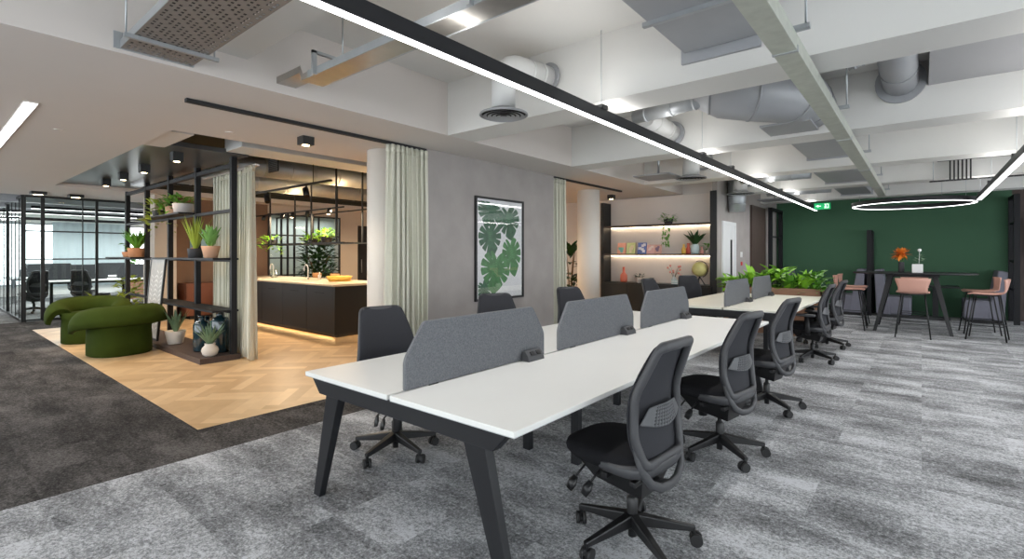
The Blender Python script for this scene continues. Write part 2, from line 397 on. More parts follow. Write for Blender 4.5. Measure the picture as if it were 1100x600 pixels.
# low ceiling with kitchen opening
OX0, OX1, OY0, OY1 = -12.4, -5.95, 1.74, 9.0
mb = MB()
mb.box(-14.8, XS-.05, -4.2, OY0, ZL, ZL+.1); mb.box(-14.8, OX0, OY0, OY1, ZL, ZL+.1); mb.box(OX1, XS-.05, OY0, OY1, ZL, ZL+.1); mb.box(-14.8, XS-.05, OY1, 10.5, ZL, ZL+.1)
mb.box(XS-.05, XS, -4.2, 10.5, ZL, ZU+.2)
struct(mb, 'ceiling', 'paint_low', 'smooth low plaster ceiling with kitchen opening')
mb = MB().box(-14.8, XS-.06, OY0-.2, 10.6, 3.3, 3.4); mb.box(OX0-.06, OX0-.001, OY0, OY1, ZL+.1, 3.3); mb.box(OX0, OX1, OY0-.06, OY0-.001, ZL+.1, 3.3); mb.box(OX1+.001, OX1+.06, OY0, OY1, ZL+.1, 3.3); mb.box(OX0, OX1, OY1, OY1+.06, ZL+.1, 3.3)
struct(mb, 'ceiling', 'ceil_kitchen', 'raw dark slab above the kitchen')
struct(MB().box(-7.08, OX1-.15, OY0+.001, OY0+.24, 2.735, 2.77), 'trim_2', 'paint_low', 'pale strip at the edge of the kitchen opening')
struct(MB().box(OX0+.02, -7.1, 1.78, 2.97, 2.78, 2.84), 'trim_5', mat('dark_sheen_panel', (.06, .06, .062), .3), 'dark panel above the plant shelving')
# walls
struct(MB().box(-4.9, -4.62, 4.0, 6.68, 0, ZL), 'wall_picture', 'grey_plaster', 'grey textured plaster wall carrying the leaf print')
struct(MB().box(-13.2, -3.15, 10.5, 10.7, 0, ZU), 'wall_north', 'paint_low', 'beige end wall behind the display shelving')
struct(MB().box(-3.198, -3.1, 10.115, 15.4, 0, ZU), 'wall_side', 'grey_plaster', 'grey wall beside the white door')
struct(MB().box(-3.16, 1.52, 15.3, 15.5, 0, ZU), 'wall_green', 'green_wall', 'dark green end wall')
struct(MB().box(1.52, 6.2, 15.3, 15.5, 0, ZU), 'wall_far', 'dark_wood', 'brown timber wall right of the green wall')
mb = MB().box(-13.3, -13.0, 3.75, 5.9, 0, 3.3); struct(mb, 'wall_kitchen', 'brown_wall', 'brown back wall of the kitchen')
mb = MB().box(-13.3, -13.0, 7.96, 8.55, 0, 3.3); mb.box(-13.3, -13, 8.95, 10.6, 0, 3.3); mb.box(-13.3, -13, 5.9, 7.96, 2.5, 3.3); mb.box(-13.3, -13, 8.55, 8.95, 2.3, 3.3)
struct(mb, 'wall_kitchen', 'beige_wall', 'beige back wall of the kitchen')
struct(MB().box(-13.4, -12.6, 3.35, 3.75, 0, ZL), 'wall_pier', 'beige_wall', 'beige pier at the end of the glass partition')
mb = MB(); mb.box(-14.5, -14.4, 5.7, 9.2, 0, 2.6); mb.box(-14.5, -13.3, 5.7, 5.8, 0, 2.6); mb.box(-14.5, -13.3, 9.1, 9.2, 0, 2.6); mb.box(-14.5, -13.3, 5.7, 9.2, 2.6, 2.7); mb.box(-14.5, -13.0, 5.7, 9.2, -.1, 0)
struct(mb, 'wall_behind', cm((.52, .56, .53)), 'pale box added behind the kitchen glazing to lighten its panes')  # made-up pale box, deep enough to be lit so the panes look lighter
# outer shell with windows (outside the picture, they bring the daylight)
def window_wall(ax, c0, c1, a0, a1, name, n, pane=False):
    mb = MB()
    def B(u0, u1, z0, z1, d0=c0, d1=c1):
        if ax == 'x': mb.box(d0, d1, u0, u1, z0, z1)
        else: mb.box(u0, u1, d0, d1, z0, z1)
    B(a0, a1, 0, .35); B(a0, a1, 2.55, ZU+.1); st = (a1-a0)/n
    for i in range(n+1): u = a0+i*st; B(max(a0, u-.16), min(a1, u+.16), .35, 2.55)
    struct(mb, name, 'paint', 'white outer wall with large windows')
    mb = MB(); cm_ = (c0+c1)/2
    for i in range(n):
        u0 = a0+i*st+.16; u1 = a0+(i+1)*st-.16
        for u in (u0, (u0+u1)/2-.02, u1-.04): B(u, u+.04, .35, 2.55, cm_-.03, cm_+.03)
        B(u0, u1, .35, .4, cm_-.03, cm_+.03); B(u0, u1, 2.5, 2.55, cm_-.03, cm_+.03)
    return struct(mb, 'window_%d' % (len([o for o in bpy.data.objects if o.name.startswith('window')])+1), 'plastic_mid', 'grey window frames in outer wall')
window_wall('x', 6.0, 6.25, -4.2, 15.4, 'wall_east', 7)
window_wall('y', -4.25, -4.0, -24.2, 6.2, 'wall_south', 10)

# ---------------------------------------------------------------- office behind glass
window_wall('x', -24.3, -24.1, -4.2, 12.0, 'wall_west', 6)
struct(MB().box(-24.2, -13.3, 11.8, 12.0, 0, 3.0), 'wall_office', 'paint', 'white end wall of the glazed office')
struct(MB().box(-24.2, -14.8, -4.2, 12, 2.95, 3.05), 'ceiling', cm((.42, .42, .42)), 'grey exposed office ceiling')
struct(MB().box(-14.86, -14.8, -4.2, 12, 2.72, 3.1), 'trim_3', 'paint_low', 'bulkhead above glass partition')
# blinds between the window panes of the far wall
for i, (a, b) in enumerate(((3.3, 5.4), (6.9, 8.6), (0.2, 1.2))):
    o = MB().grid(lambda u, v, a=a, b=b: (-23.95+.02*math.sin(u*60), a+(b-a)*u, .3+2.3*v), 60, 1).build('window_blind', 'blind', solid=.004)
    tag(o, ['pale blue vertical blind on the far office window, behind the glass door', 'pale blue vertical blind on the far office window, right of the widest one', 'pale blue vertical blind on the far office window by the corner'][i], 'blind')
# ceiling lights and ducts of the office: linear lamps
def linear_lamp(name, label, x0, x1, y0, y1, z, cat='lamp', m='lamp_white', h=.07, body='frame_grey', up=False):
    t = thing(name, label, cat, ((x0+x1)/2, (y0+y1)/2, z))
    lx, ly = (x1-x0)/2, (y1-y0)/2; e = .006
    MB().box(-lx, lx, -ly, ly, .004, h).build('housing', body, t)
    MB().box(-lx+e, lx-e, -ly+e, ly-e, 0, .004).build('diffuser', m, t)
    if up: MB().box(-lx+.015, lx-.015, -ly+.015, ly-.015, h, h+.004).build('up_diffuser', 'lamp_up', t)
    return t
for i, (x, y0, y1, z) in enumerate(((-16.6, 1.9, 9.5, 2.55), (-18.6, 0.5, 10, 2.55), (-20.8, 0.5, 10, 2.5))):
    linear_lamp('linear_pendant', ['nearest thin linear lamp in the glazed office, just behind the partition', 'middle linear lamp of the glazed office', 'farthest linear lamp of the glazed office'][i], x-.03, x+.03, y0, y1, z)
    o = MB().box(x+.8, x+1.05, -.5, 11, 2.62, 2.82).build('ceiling_duct', 'duct_paint')
    tag(o, ['grey ceiling duct nearest the partition in the glazed office', 'grey ceiling duct over the middle of the glazed office', 'grey ceiling duct nearest the office windows'][i], 'duct')

# glass partition: along x at y=1.57 and along y at x=-14.8
def glass_partition(name, label, p0, p1, posts, rails, thick, H=2.62):
    t = thing(name, label, 'glass partition', (p0[0], p0[1], 0))
    d = V((p1[0]-p0[0], p1[1]-p0[1], 0)); L = d.length; t.rotation_euler = (0, 0, math.atan2(d.y, d.x))
    MB().box(0, L, -.004, .004, .04, H+.05).build('glass_pane', 'glass', t)
    MB().box(0, L, -.03, .03, H+.05, H+.098).build('head_rail', 'black', t)
    MB().box(0, L, -.03, .03, 0, .05).build('bottom_rail', 'black', t)
    for z in rails: MB().box(0, L, -.018, .018, z-.015, z+.015).build('rail', 'black', t)
    for i, u in enumerate(posts):
        w = thick[i % len(thick)]
        MB().box(u-w/2, u+w/2, -min(.03, w), min(.03, w), 0, H+.05).build('post', 'black', t)
    return t
glass_partition('glass_partition', 'black framed glass partition running away left from the corner', (-14.8, 1.57), (-24.0, 1.57), [0, .55, 1.15, 1.8, 2.5, 3.3, 4.2], [], [.03, .009, .009, .009])
glass_partition('glass_partition', 'black framed glass partition with door facing the green chairs', (-14.8, 1.60), (-14.8, 3.36), [.0, .28, .95, 1.2, 1.74], [1.34, 1.95, 2.2], [.03, .065, .02, .05, .02])
o = MB().box(-14.74, -14.70, 1.62, 1.86, .012, .02).build('door_plate', 'steel'); 
tag(o, 'small dark floor plate at the foot of the glass door', 'floor plate')

# ================================================================== TASK CHAIR
BO = [(.190, .455), (.236, .60), (.224, .80), (.168, 1.045), (-.168, 1.045), (-.224, .80), (-.236, .60), (-.190, .455)]
BOr = rpoly(BO, [.07, .25, .4, .06, .06, .4, .25, .07], 6)
def yb(u, z):
    return -.175 - .03*math.sin((z-.45)/.6*PI*.9)*-1.2 - max(0, z-.72)**1.5*.42 - .02 + .75*u*u
def back_w(z, ins):
    z = max(.456, min(1.044, z)); best = .01
    n = len(BOr)
    for i in range(n):
        a, b = BOr[i], BOr[(i+1) % n]
        if (a[1]-z)*(b[1]-z) <= 0 and a[1] != b[1]:
            best = max(best, a[0]+(b[0]-a[0])*(z-a[1])/(b[1]-a[1]))
    return max(.01, best-ins)
def make_chair(arms=False):
    t = thing('task_chair', 'x', 'chair')
    # seat cushion
    out = srect(.245, .235, 3.6, 36); out = [(x*(1-.10*(y > 0)*y/.235), y+.08) for x, y in out]
    MB().layers(out, [(.80, .80, .427), (.93, .93, .434), (.99, .99, .457), (1, 1, .474), (.975, .975, .494), (.88, .88, .506), (.6, .6, .509), (.2, .2, .506)]).build('seat', 'seat_black', t)
    o2 = srect(.25, .15, 3.2, 30); o2 = [(x, y-.045) for x, y in o2]
    MB().layers(o2, [(.6, .75, .412), (.88, .95, .418), (.99, .99, .438), (1.005, 1.005, .468), (.97, .98, .476)]).build('seat_shell', 'plastic_grey', t)
    # back frame
    n = len(BOr); P = []; N = []
    for i, (u, z) in enumerate(BOr):
        a, b = BOr[i-1], BOr[(i+1) % n]; tx, tz = b[0]-a[0], b[1]-a[1]; l = math.hypot(tx, tz) or 1
        nx, nz = tz/l, -tx/l
        pu, pz = u-nx*.021, z-nz*.021; P.append((pu, yb(pu, pz), pz)); N.append((nx, 0, nz))
    MB().sweep(P, N, rsec(.046, .034), closed=True).build('back_frame', 'plastic_grey', t)
    def cov(a, b):
        z = .459+.583*b; u = (a*2-1)*back_w(z, .002); return (u, yb(u, z)+.024-.008*abs(a*2-1)**8, z)
    MB().grid(cov, 14, 24).build('back_mesh', 'mesh_dark', t, solid=.005)
    # lumbar support, perforated, behind the mesh
    def lum(a, b):
        u = (a*2-1)*.190*(1-.35*b); z = .635+.105*b*(1-.35*(a*2-1)**2)+.03*(a*2-1)**2
        return (u, yb(u, z)-.012-.012*(1-abs(a*2-1)), z)
    MB().grid(lum, 33, 13, skip=lambda i, j: i % 2 == 1 and j % 2 == 1 and 5 < i < 27).build('lumbar_support', 'plastic_lumbar', t, solid=.004)
    # lower yoke and spine
    pts = [(-.205, .56), (-.190, .46), (-.150, .395), (-.08, .362), (0, .355), (.08, .362), (.150, .395), (.190, .46), (.205, .56)]
    P = [(u, yb(u, max(z, .45))+.006-.012*(z < .45), z) for u, z in pts]
    MB().sweep(P, (0, 1, 0), rsec(.030, .042)).build('yoke', 'plastic_grey', t)
    MB().sweep([(0, -.21, .36), (0, -.14, .345), (0, -.03, .35)], (0, 0, 1), rsec(.03, .075)).build('spine', 'plastic_grey', t)
    # mechanism
    m = MB(); m.hull8([(-.09, -.10, .275), (.09, -.10, .275), (.09, .17, .31), (-.09, .17, .31)], [(-.15, -.14, .415), (.15, -.14, .415), (.15, .24, .418), (-.15, .24, .418)])
    m.cyl(.08, .17, .222, .33, .032, 14)
    m.box(-.2, .2, .02, .05, .375, .40); m.box(-.2, .2, -.13, -.10, .375, .40)
    mech = m.build('mechanism', 'plastic_black', t, bevel=.004)
    for sx in (-1, 1):
        for yy, ln in ((.19, .05), (.10, .04)):
            a = V((sx*.14, yy, .375)); b = V((sx*.20, yy+.01, .335)); c_ = V((sx*.225, yy+.035, .270))
            mm = MB(); mm.tube([a, b], .006, 6); mm.sweep([b, (b+c_)/2, c_], (0, 1, 0), rsec(.045, .016), scales=[.6, 1.1, .8]); mm.build('lever', 'plastic_black', mech)
    # column
    MB().lathe([(.021, .035), (.022, .09), (.026, .1), (.028, .225), (.020, .235), (.015, .24), (.015, .33)], 16).build('gas_column', 'plastic_black', t)
    # star base, five legs each with a caster
    for i in range(5):
        a = math.radians(22) + 2*PI*i/5; m = MB(); m.at(0, 0, 0, a)
        m.hull8([(.015, -.027, .092), (.015, .027, .092), (.305, .016, .070), (.305, -.016, .070)][::-1], [(.015, -.024, .152), (.015, .024, .152), (.310, .013, .096), (.310, -.013, .096)][::-1])
        m.cyl(.298, 0, .055, .085, .012, 10)
        lg = m.build('leg', 'plastic_black', t, bevel=.006)
        m = MB(); m.at(math.cos(a)*.30, math.sin(a)*.30, 0, a+.9+i*1.3)
        for sy in (-1, 1): m.tube([(.012, sy*.008, .031), (.012, sy*.026, .031)], .031, 16)
        m.tube([(.012, -.008, .028), (.012, .008, .028)], .018, 12); m.box(-.012, .012, -.008, .008, .03, .062)
        m.build('caster', 'rubber', lg)
    if arms:
        for sx in (-1, 1):
            m = MB(); m.sweep([(sx*.10, 0, .385), (sx*.25, 0, .375), (sx*.285, 0, .42), (sx*.285, .01, .62)], (0, 1, 0), rsec(.055, .022)); a = m.build('armrest', 'plastic_black', t)
            MB().at(sx*.285, .03, 0).layers(srect(.045, .125, 3.5, 24), [(.9, .9, .622), (1, 1, .63), (1, 1, .645), (.9, .95, .652)]).build('arm_pad', 'plastic_grey', a)
    return t
ch = make_chair(); used = [False]
GR = 'task chairs along the white benches'
def chairat(x, y, rz, label, g=GR): return place(ch, used, (x, y, 0), rz, label, g)
R90 = PI/2
chairat(-1.12, 2.31, R90-.08, 'black task chair nearest the camera on the right of the long white bench')
chairat(-1.13, 3.74, R90-.16, 'black task chair, middle of three on the right of the long bench')
chairat(-1.13, 5.16, R90-.17, 'black task chair at the far right end of the long white bench')
chairat(-2.97, 2.27, -R90-.15, 'black mesh task chair at the left front of the long bench, before the sage curtain')
chairat(-3.16, 3.70, -R90-.5, 'black task chair of which only the top shows under the leaf print')
chairat(-3.13, 5.08, -R90-.3, 'black task chair at the long bench, its top showing before the far round column')
chairat(-3.28, 7.75, -R90-.2, 'black task chair turned square to the camera before the display shelving')
chairat(-3.28, 9.25, -2.4, 'black task chair seen edge on beneath the globe')
cha = make_chair(True); useda = [False]
place(cha, useda, (-1.15, 7.85, 0), R90-.06, 'black task chair with armrests at the near right of the cream bench', 'armrest task chairs at the cream bench')
place(cha, useda, (-1.15, 9.20, 0), R90-.12, 'black task chair with armrests at the cream bench, nearest the pink stools', 'armrest task chairs at the cream bench')

# ================================================================== BENCH DESKS
def make_bench(x0, x1, y0, nb, top, label, screens, slabel):
    W = x1-x0; L = nb*1.4+.03; xc = (x0+x1)/2
    t = thing('bench_desk', label, 'desk', (xc, y0, 0)); h = W/2
    for sx in (-1, 1):
        a, b = sorted((sx*.012, sx*h))
        tp = MB().box(a, b, 0, L, .716, .74).build('desktop', top, t, bevel=.003)
        MB().box(a+.002, b-.002, .002, L-.002, .7125, .7165).build('edge_band', 'desk_edge', tp)
    for yy, dr in ((.045, 1), (L-.045, -1)):
        poly = [(-h+.05, .708), (h-.05, .708), (h-.13, .625), (-h+.13, .625)]
        m = MB().prism(poly, 'y', yy-.028, yy+.028); bm = m.build('end_beam', 'desk_frame', t, bevel=.004)
        for sx in (-1, 1):
            xt, xf = sx*(h-.25), sx*(h-.065)
            wt, wf = .065, .034; yo = yy+dr*.01
            q0 = [(xf-wf, yo-.02, 0), (xf+wf, yo-.02, 0), (xf+wf, yo+.02, 0), (xf-wf, yo+.02, 0)]
            q1 = [(xt-wt, yo-.026, .63), (xt+wt, yo-.026, .63), (xt+wt, yo+.026, .63), (xt-wt, yo+.026, .63)]
            MB().hull8(q0, q1).build('leg', 'desk_frame', t, bevel=.004)
    for sx in (-1, 1):
        MB().box(sx*.30-.025, sx*.30+.025, .07, L-.07, .655, .705).build('long_rail', 'desk_frame', t)
    MB().box(-.12, .12, .15, L-.15, .60, .612).box(-.12, -.115, .15, L-.15, .60, .66).box(.115, .12, .15, L-.15, .60, .66).build('cable_tray', 'desk_frame', t)
    for i in range(1, nb):
        yy = i*1.4+.015
        MB().box(-h+.1, h-.1, yy-.025, yy+.025, .655, .7).build('cross_beam', 'desk_frame', t)
        for sx in (-1, 1): MB().box(sx*.21-.03, sx*.21+.03, yy-.025, yy+.025, 0, .655).build('leg', 'desk_frame', t, bevel=.003)
    for i in range(nb):
        ya = .1+i*1.4; yb_ = ya+1.21
        poly = rpoly([(ya, .744), (ya, .90), (ya+.13, 1.085), (yb_-.13, 1.085), (yb_, .90), (yb_, .744)], [.004, .12, .04, .04, .12, .004], 6)
        s = thing('desk_screen', slabel[i], 'desk screen', (xc, y0, 0), 0, screens)
        MB().prism(poly, 'x', -.013, .013).build('felt_panel', 'felt', s, bevel=.003)
        edge = rpoly([(ya-.002, .742), (ya-.002, .90), (ya+.129, 1.087), (yb_-.129, 1.087), (yb_+.002, .90), (yb_+.002, .742)], [.004, .12, .04, .04, .12, .004], 6)
        MB().prism(edge, 'x', -.006, .006).build('trim_edge', 'plastic_mid', s)
        for yy in (ya+.2, yb_-.2): MB().box(-.006, .006, yy-.03, yy+.03, .70, .75).build('bracket', 'plastic_black', s)
    return t
make_bench(-2.86, -1.24, 1.52, 3, 'desk_white', 'long white six-seat bench desk with graphite frame in the foreground', 'grey felt screens on the long white bench',
  ['grey felt desk screen nearest the camera, at the front of the long bench', 'grey felt desk screen in the middle of the long white bench', 'grey felt desk screen at the far end of the long white bench'])
make_bench(-2.84, -1.22, 6.84, 2, 'desk_cream', 'shorter cream-topped four-seat bench desk in front of the plant trough', 'grey felt screens on the cream bench',
  ['grey felt desk screen at the near end of the cream bench', 'grey felt desk screen at the far end of the cream bench, before the plant trough'])
# power sockets clamped on the centre gap
def power_unit():
    t = thing('desk_power_unit', 'x', 'power socket', group='desk power sockets at the screens')
    MB().prism([(.015, 0), (.085, .0), (.075, .035), (.045, .068), (.02, .06)], 'y', -.085, .085).build('body', 'plastic_grey', t, bevel=.004)
    m = MB()
    for y in (-.045, .02): m.hull8([(.056, y, .058), (.072, y, .0365), (.072, y+.035, .0365), (.056, y+.035, .058)], [(.060, y, .061), (.076, y, .040), (.076, y+.035, .040), (.060, y+.035, .061)])
    m.build('socket', 'plastic_black', t)
    MB().box(-.004, .03, -.05, .05, -.002, .004).build('clamp', 'plastic_black', t)
    return t
pu = power_unit(); up = [False]
for x, y, w in ((-2.05, 2.65, 'nearest screen of the long bench'), (-2.05, 4.05, 'middle screen of the long bench'), (-2.05, 5.45, 'far screen of the long bench'),
             (-2.03, 7.97, 'near screen of the cream bench'), (-2.03, 9.37, 'far screen of the cream bench')):
    place(pu, up, (x, y, .7402), 0, 'grey angled power socket block at the foot of the '+w, 'desk power sockets at the screens')
# vertebra cable riser
t = thing('cable_riser', 'black segmented cable riser hanging beneath the long bench', 'cable riser', (-1.75, 3.75, 0))
m = MB()
for i in range(13):
    m.at(.02*math.sin(i*.4), 0, .06+i*.045); m.layers(srect(.03, .022, 3, 12), [(.7, .7, 0), (1, 1, .008), (1, 1, .026), (.7, .7, .034)])
m.build('vertebrae', 'plastic_black', t)
MB().tube([(.0, 0, .01), (.015, 0, .35), (0, 0, .6)], .008, 6).build('cable', 'plastic_black', t)
MB().cyl(0, 0, 0, .02, .06, 16).build('foot', 'plastic_black', t)
# coffee jug seen on the cream bench end
# ================================================================== CEILING SERVICES
def pendant(label, x, y0, y1, z, hangers, w=.062, h=.095):
    t = linear_lamp('linear_pendant', label, x-w/2, x+w/2, y0, y1, z, 'pendant lamp', h=h, up=True, body='desk_frame')
    yc = (y0+y1)/2
    for y in hangers:
        m = MB().box(-.04, .04, y-yc-.04, y-yc+.04, h, h+.035); b = m.build('hanger_bracket', 'black', t)
        zt = ZU
        for a, c in ((3.69, 4.1), (6.14, 6.52), (8.6, 9.0), (11.05, 11.45), (13.5, 13.9)):
            if a < y < c: zt = ZB
        MB().tube([(0, y-yc, h+.03), (0, y-yc, zt-z)], .003, 5).build('wire', 'steel', b)
    return t
pendant('very long dark linear pendant above the white bench, glowing up and down', -2.03, .3, 14.4, 2.53, (.62, 3.62, 6.05, 7.21, 10.3, 13.37))
pendant('shorter linear pendant at the right edge joining the glowing ring', .78, 3.6, 12.0, 2.4, (5.0, 7.5, 10.0, 11.7), w=.07, h=.08)
# ring lamp
t = thing('ring_pendant', 'large glowing ring pendant hanging above the high table', 'pendant lamp', (-.16, 12.45, 2.4))
def ring(R, w, z0, z1, seg=72):
    P = [(R*math.cos(2*PI*i/seg), R*math.sin(2*PI*i/seg), (z0+z1)/2) for i in range(seg)]
    return MB().sweep(P, (0, 0, 1), [((z1-z0)/2, -w/2), ((z1-z0)/2, w/2), (-(z1-z0)/2, w/2), (-(z1-z0)/2, -w/2)], closed=True, smooth=False)
ring(.93, .07, .006, .085).build('housing', 'desk_frame', t); ring(.93, .036, 0, .006).build('diffuser', 'lamp_ring', t)
for a in (.5, 2.1, 3.7, 5.2):
    MB().tube([(0.93*math.cos(a), 0.93*math.sin(a), .085), (0.93*math.cos(a), 0.93*math.sin(a), (ZU if not (11.05 < 12.45+0.93*math.sin(a) < 11.45 or 13.5 < 12.45+0.93*math.sin(a) < 13.9) else ZB)-2.4)], .003, 5).build('wire', 'steel', t)
# left recessed strip
t = thing('strip_light', 'bright linear strip light in the low ceiling at the left edge', 'lamp', (-8, .66, ZL))
MB().box(-5, 2.25, -.045, .045, -.012, 0).build('housing', 'paint_low', t); MB().box(-4.99, 2.24, -.04, .04, -.016, -.012).build('diffuser', 'lamp_white', t)
# galvanised trunking on the right
t = thing('cable_trunking', 'long galvanised steel trunking running under the beams towards the green wall', 'trunking', (-.595, 0, 2.575))
MB().box(-.062, .062, -.85, 12.2, 0, .09).build('trunk', 'galv', t, bevel=.003)
for y in (.9, 3.15, 5.9, 8.2, 10.5): MB().box(-.066, .066, y-.012, y+.012, -.004, .03).build('joint_plate', 'galv_grey', t)
for y in (.9, 3.1, 5.0, 7.3, 9.6, 11.8):
    MB().box(-.09, .13, y-.02, y+.02, .09, .115).build('bracket', 'galv_grey', t)
    MB().tube([(.11, y, .11), (.11, y, ZU-2.575)], .006, 6).build('rod', 'steel', t)
# perforated cable tray, near left, along x
t = thing('perforated_cable_tray', 'wide perforated cable tray hanging near the camera at the upper left', 'cable tray', (-3.92, 1.06, 2.75))
nu, nv = 182, 25
MB().grid(lambda a, b: (a*3.64, -.20+.4*b, 0), nu, nv, False, skip=lambda i, j: (i % 2 == 1 and j % 2 == 1 and 0 < j < 24 and (i//2+j//2) % 4 != 0)).build('tray_base', 'perf', t, solid=.002)
MB().box(0, 3.64, -.203, -.2, 0, .05).box(0, 3.64, .2, .203, 0, .05).build('side_flange', 'galv_grey', t)
MB().box(-.01, 0, -.235, -.17, -.005, .10).box(-.01, .01, -.17, .21, -.006, .03).build('wall_plate', 'galv_grey', t)
tray_cables = MB()
for i in range(13): tray_cables.tube([(.1, -.16+i*.026, .022), (1.8, -.16+i*.026+.006*math.sin(i), .024), (3.6, -.16+i*.026, .022)], .0125, 6)
tray_cables.build('cables', 'black_matt', t)
for x in (.30, 2.2):
    b = MB().box(x-.012, x+.012, -.25, .26, -.028, -.004).build('support_channel', 'galv_grey', t)
    for y in (-.24, .235): MB().tube([(x, y, -.03), (x, y, ZU-2.75)], .005, 6).build('rod', 'steel', b)
t2 = MB().tube([(-2.75, .93, 2.98), (-2.75, .9, 3.05), (-2.2, .85, 3.08)], .05, 12).build('black_conduit', 'black_matt')
tag(t2, 'short black conduit above the perforated tray', 'conduit')
# slim galvanised tray with step, along x
t = thing('stepped_cable_tray', 'slim galvanised cable tray with a stepped end and amber reflection', 'cable tray', (-3.93, 1.93, 2.74))
def chan(m, P, w=.17, h=.045):
    sec_y = w/2
    for a, b in zip(P[:-1], P[1:]):
        m.hull8([(a[0], -sec_y, a[1]), (b[0], -sec_y, b[1]), (b[0], sec_y, b[1]), (a[0], sec_y, a[1])], [(a[0], -sec_y, a[1]+.003), (b[0], -sec_y, b[1]+.003), (b[0], sec_y, b[1]+.003), (a[0], sec_y, a[1]+.003)])
        for s in (-1, 1):
            y = s*sec_y
            m.hull8([(a[0], y-.002, a[1]), (b[0], y-.002, b[1]), (b[0], y+.002, b[1]), (a[0], y+.002, a[1])], [(a[0], y-.002, a[1]+h), (b[0], y-.002, b[1]+h), (b[0], y+.002, b[1]+h), (a[0], y+.002, a[1]+h)])
M['tray_amber'] = mat('brushed_tray', (.42, .40, .37), .3, .9, vary=.15, scale=12)
m = MB(); chan(m, [(0, .05), (.36, .05)], .15, .05); chan(m, [(.36, .05), (.40, -.02)], .15, .06); chan(m, [(.40, -.02), (3.6, -.02)], .17, .045); m.build('tray', 'tray_amber', t)
m = MB()
for s in (-1, 1): m.box(.5, 3.6, s*.085-.005, s*.085+.005, -.022, .03)
m.build('edge_rail', 'galv_grey', t)
for x in (.62, 2.15):
    b = MB().box(x-.012, x+.012, -.12, -.09, -.03, .14).box(x-.012, x+.012, -.12, .16, .12, .14).build('hanger', 'galv_grey', t)
    MB().tube([(x, .12, .13), (x, .12, ZU-2.72)], .005, 6).build('rod', 'steel', b)
# diffuser with elbow duct
def elbow(label, x, y, zb, r, cx, cy, zt, fr, beamy, name='air_diffuser_duct', m='duct_white'):
    t = thing(name, label, 'air duct', (x, y, zb))
    P = [(0, 0, .03), (0, 0, (zt-zb)-r*1.5)]
    d = V((cx-x, cy-y, 0)); n = 6; R = r*1.5; dn = d.normalized()
    for i in range(1, n+1):
        a = PI/2*i/n; P.append(tuple(dn*(R-R*math.cos(a)) + V((0, 0, zt-zb-R+R*math.sin(a)))))
    P.append((d.x, d.y, zt-zb))
    N = (-dn.y, dn.x, 0)
    MB().tube(P, r, 20, N=N).build('duct', m, t)
    for f in (.35, .7):
        c0 = V(P[7])*(1-f)+V(P[-1])*f; MB().tube([c0-dn*.012, c0+dn*.012], r+.006, 20, N=N).build('seam_ring', m, t)
    MB().lathe([(r+.01, .05), (r+.03, .035), (fr*.98, .012), (fr, 0), (fr*.93, -.006), (fr*.88, .02)], 32, cap0=False, cap1=False).build('diffuser_flange', 'duct_paint', t)
    MB().lathe([(fr*.9, .012), (.001, .012)], 28, cap0=False, cap1=False).build('throat_shade', 'black_matt', t)  # black disc stands in for the shade inside the diffuser recess
    g = MB()
    for q in (.85, .66, .47, .28): g.lathe([(fr*q, -.012), (fr*q-.022, -.002), (fr*q-.03, -.004)], 28, cap0=False, cap1=False)
    g.lathe([(.03, -.014), (.001, -.014)], 12, cap0=False)
    g.build('grille', 'duct_paint', t)
    e = V((d.x, d.y, zt-zb)); MB().tube([e-dn*.02, e-dn*.0], r+.035, 28, N=N).build('wall_flange', 'duct_paint', t)
    return t
elbow('white elbowed duct with a round ceiling diffuser above the front of the long bench', -2.69, 3.16, 2.60, .10, -2.60, 3.685, 3.03, .205, 3.69)
elbow('round ceiling diffuser duct above the far part of the benches, left of the pendant', -2.86, 8.0, 2.66, .13, -2.86, 8.58, 3.03, .24, 8.6, m='duct_white')
elbow('round ceiling diffuser duct farthest away, before the grey side wall', -2.78, 10.5, 2.64, .13, -2.78, 11.04, 3.0, .26, 11.05)
# flat plate diffusers near the far end
for i, (x, y, z) in enumerate(((-3.3, 7.75, 2.69), (-2.55, 12.4, 2.66))):
    t = thing('ceiling_canopy', ['thin grey air canopy plate left of the second diffuser', 'thin pale air canopy plate hung before the green wall'][i], 'ceiling panel', (x, y, z))
    MB().box(-.30, .30, -.30, .30, 0, .02).build('plate', 'duct_paint', t, bevel=.003)
    MB().tube([(0, 0, .02), (0, 0, ZU-z)], .02, 8).build('stem', 'steel', t)
# rectangular duct bay 1
t = thing('rectangular_duct', 'large grey rectangular duct at the top centre ending in a square flange', 'air duct', (-1.10, 0, 2.92))
MB().box(-.25, .25, -2, 3.64, 0, .3).build('duct', 'duct_paint', t, bevel=.004)
for y in (1.2, 2.35, 3.0):
    MB().box(-.28, .28, y-.015, y+.015, -.03, 0).build('support_rail', 'galv_grey', t)
MB().box(-.28, .26, 3.655, 3.685, -.07, .34).build('end_flange', 'duct_paint', t)
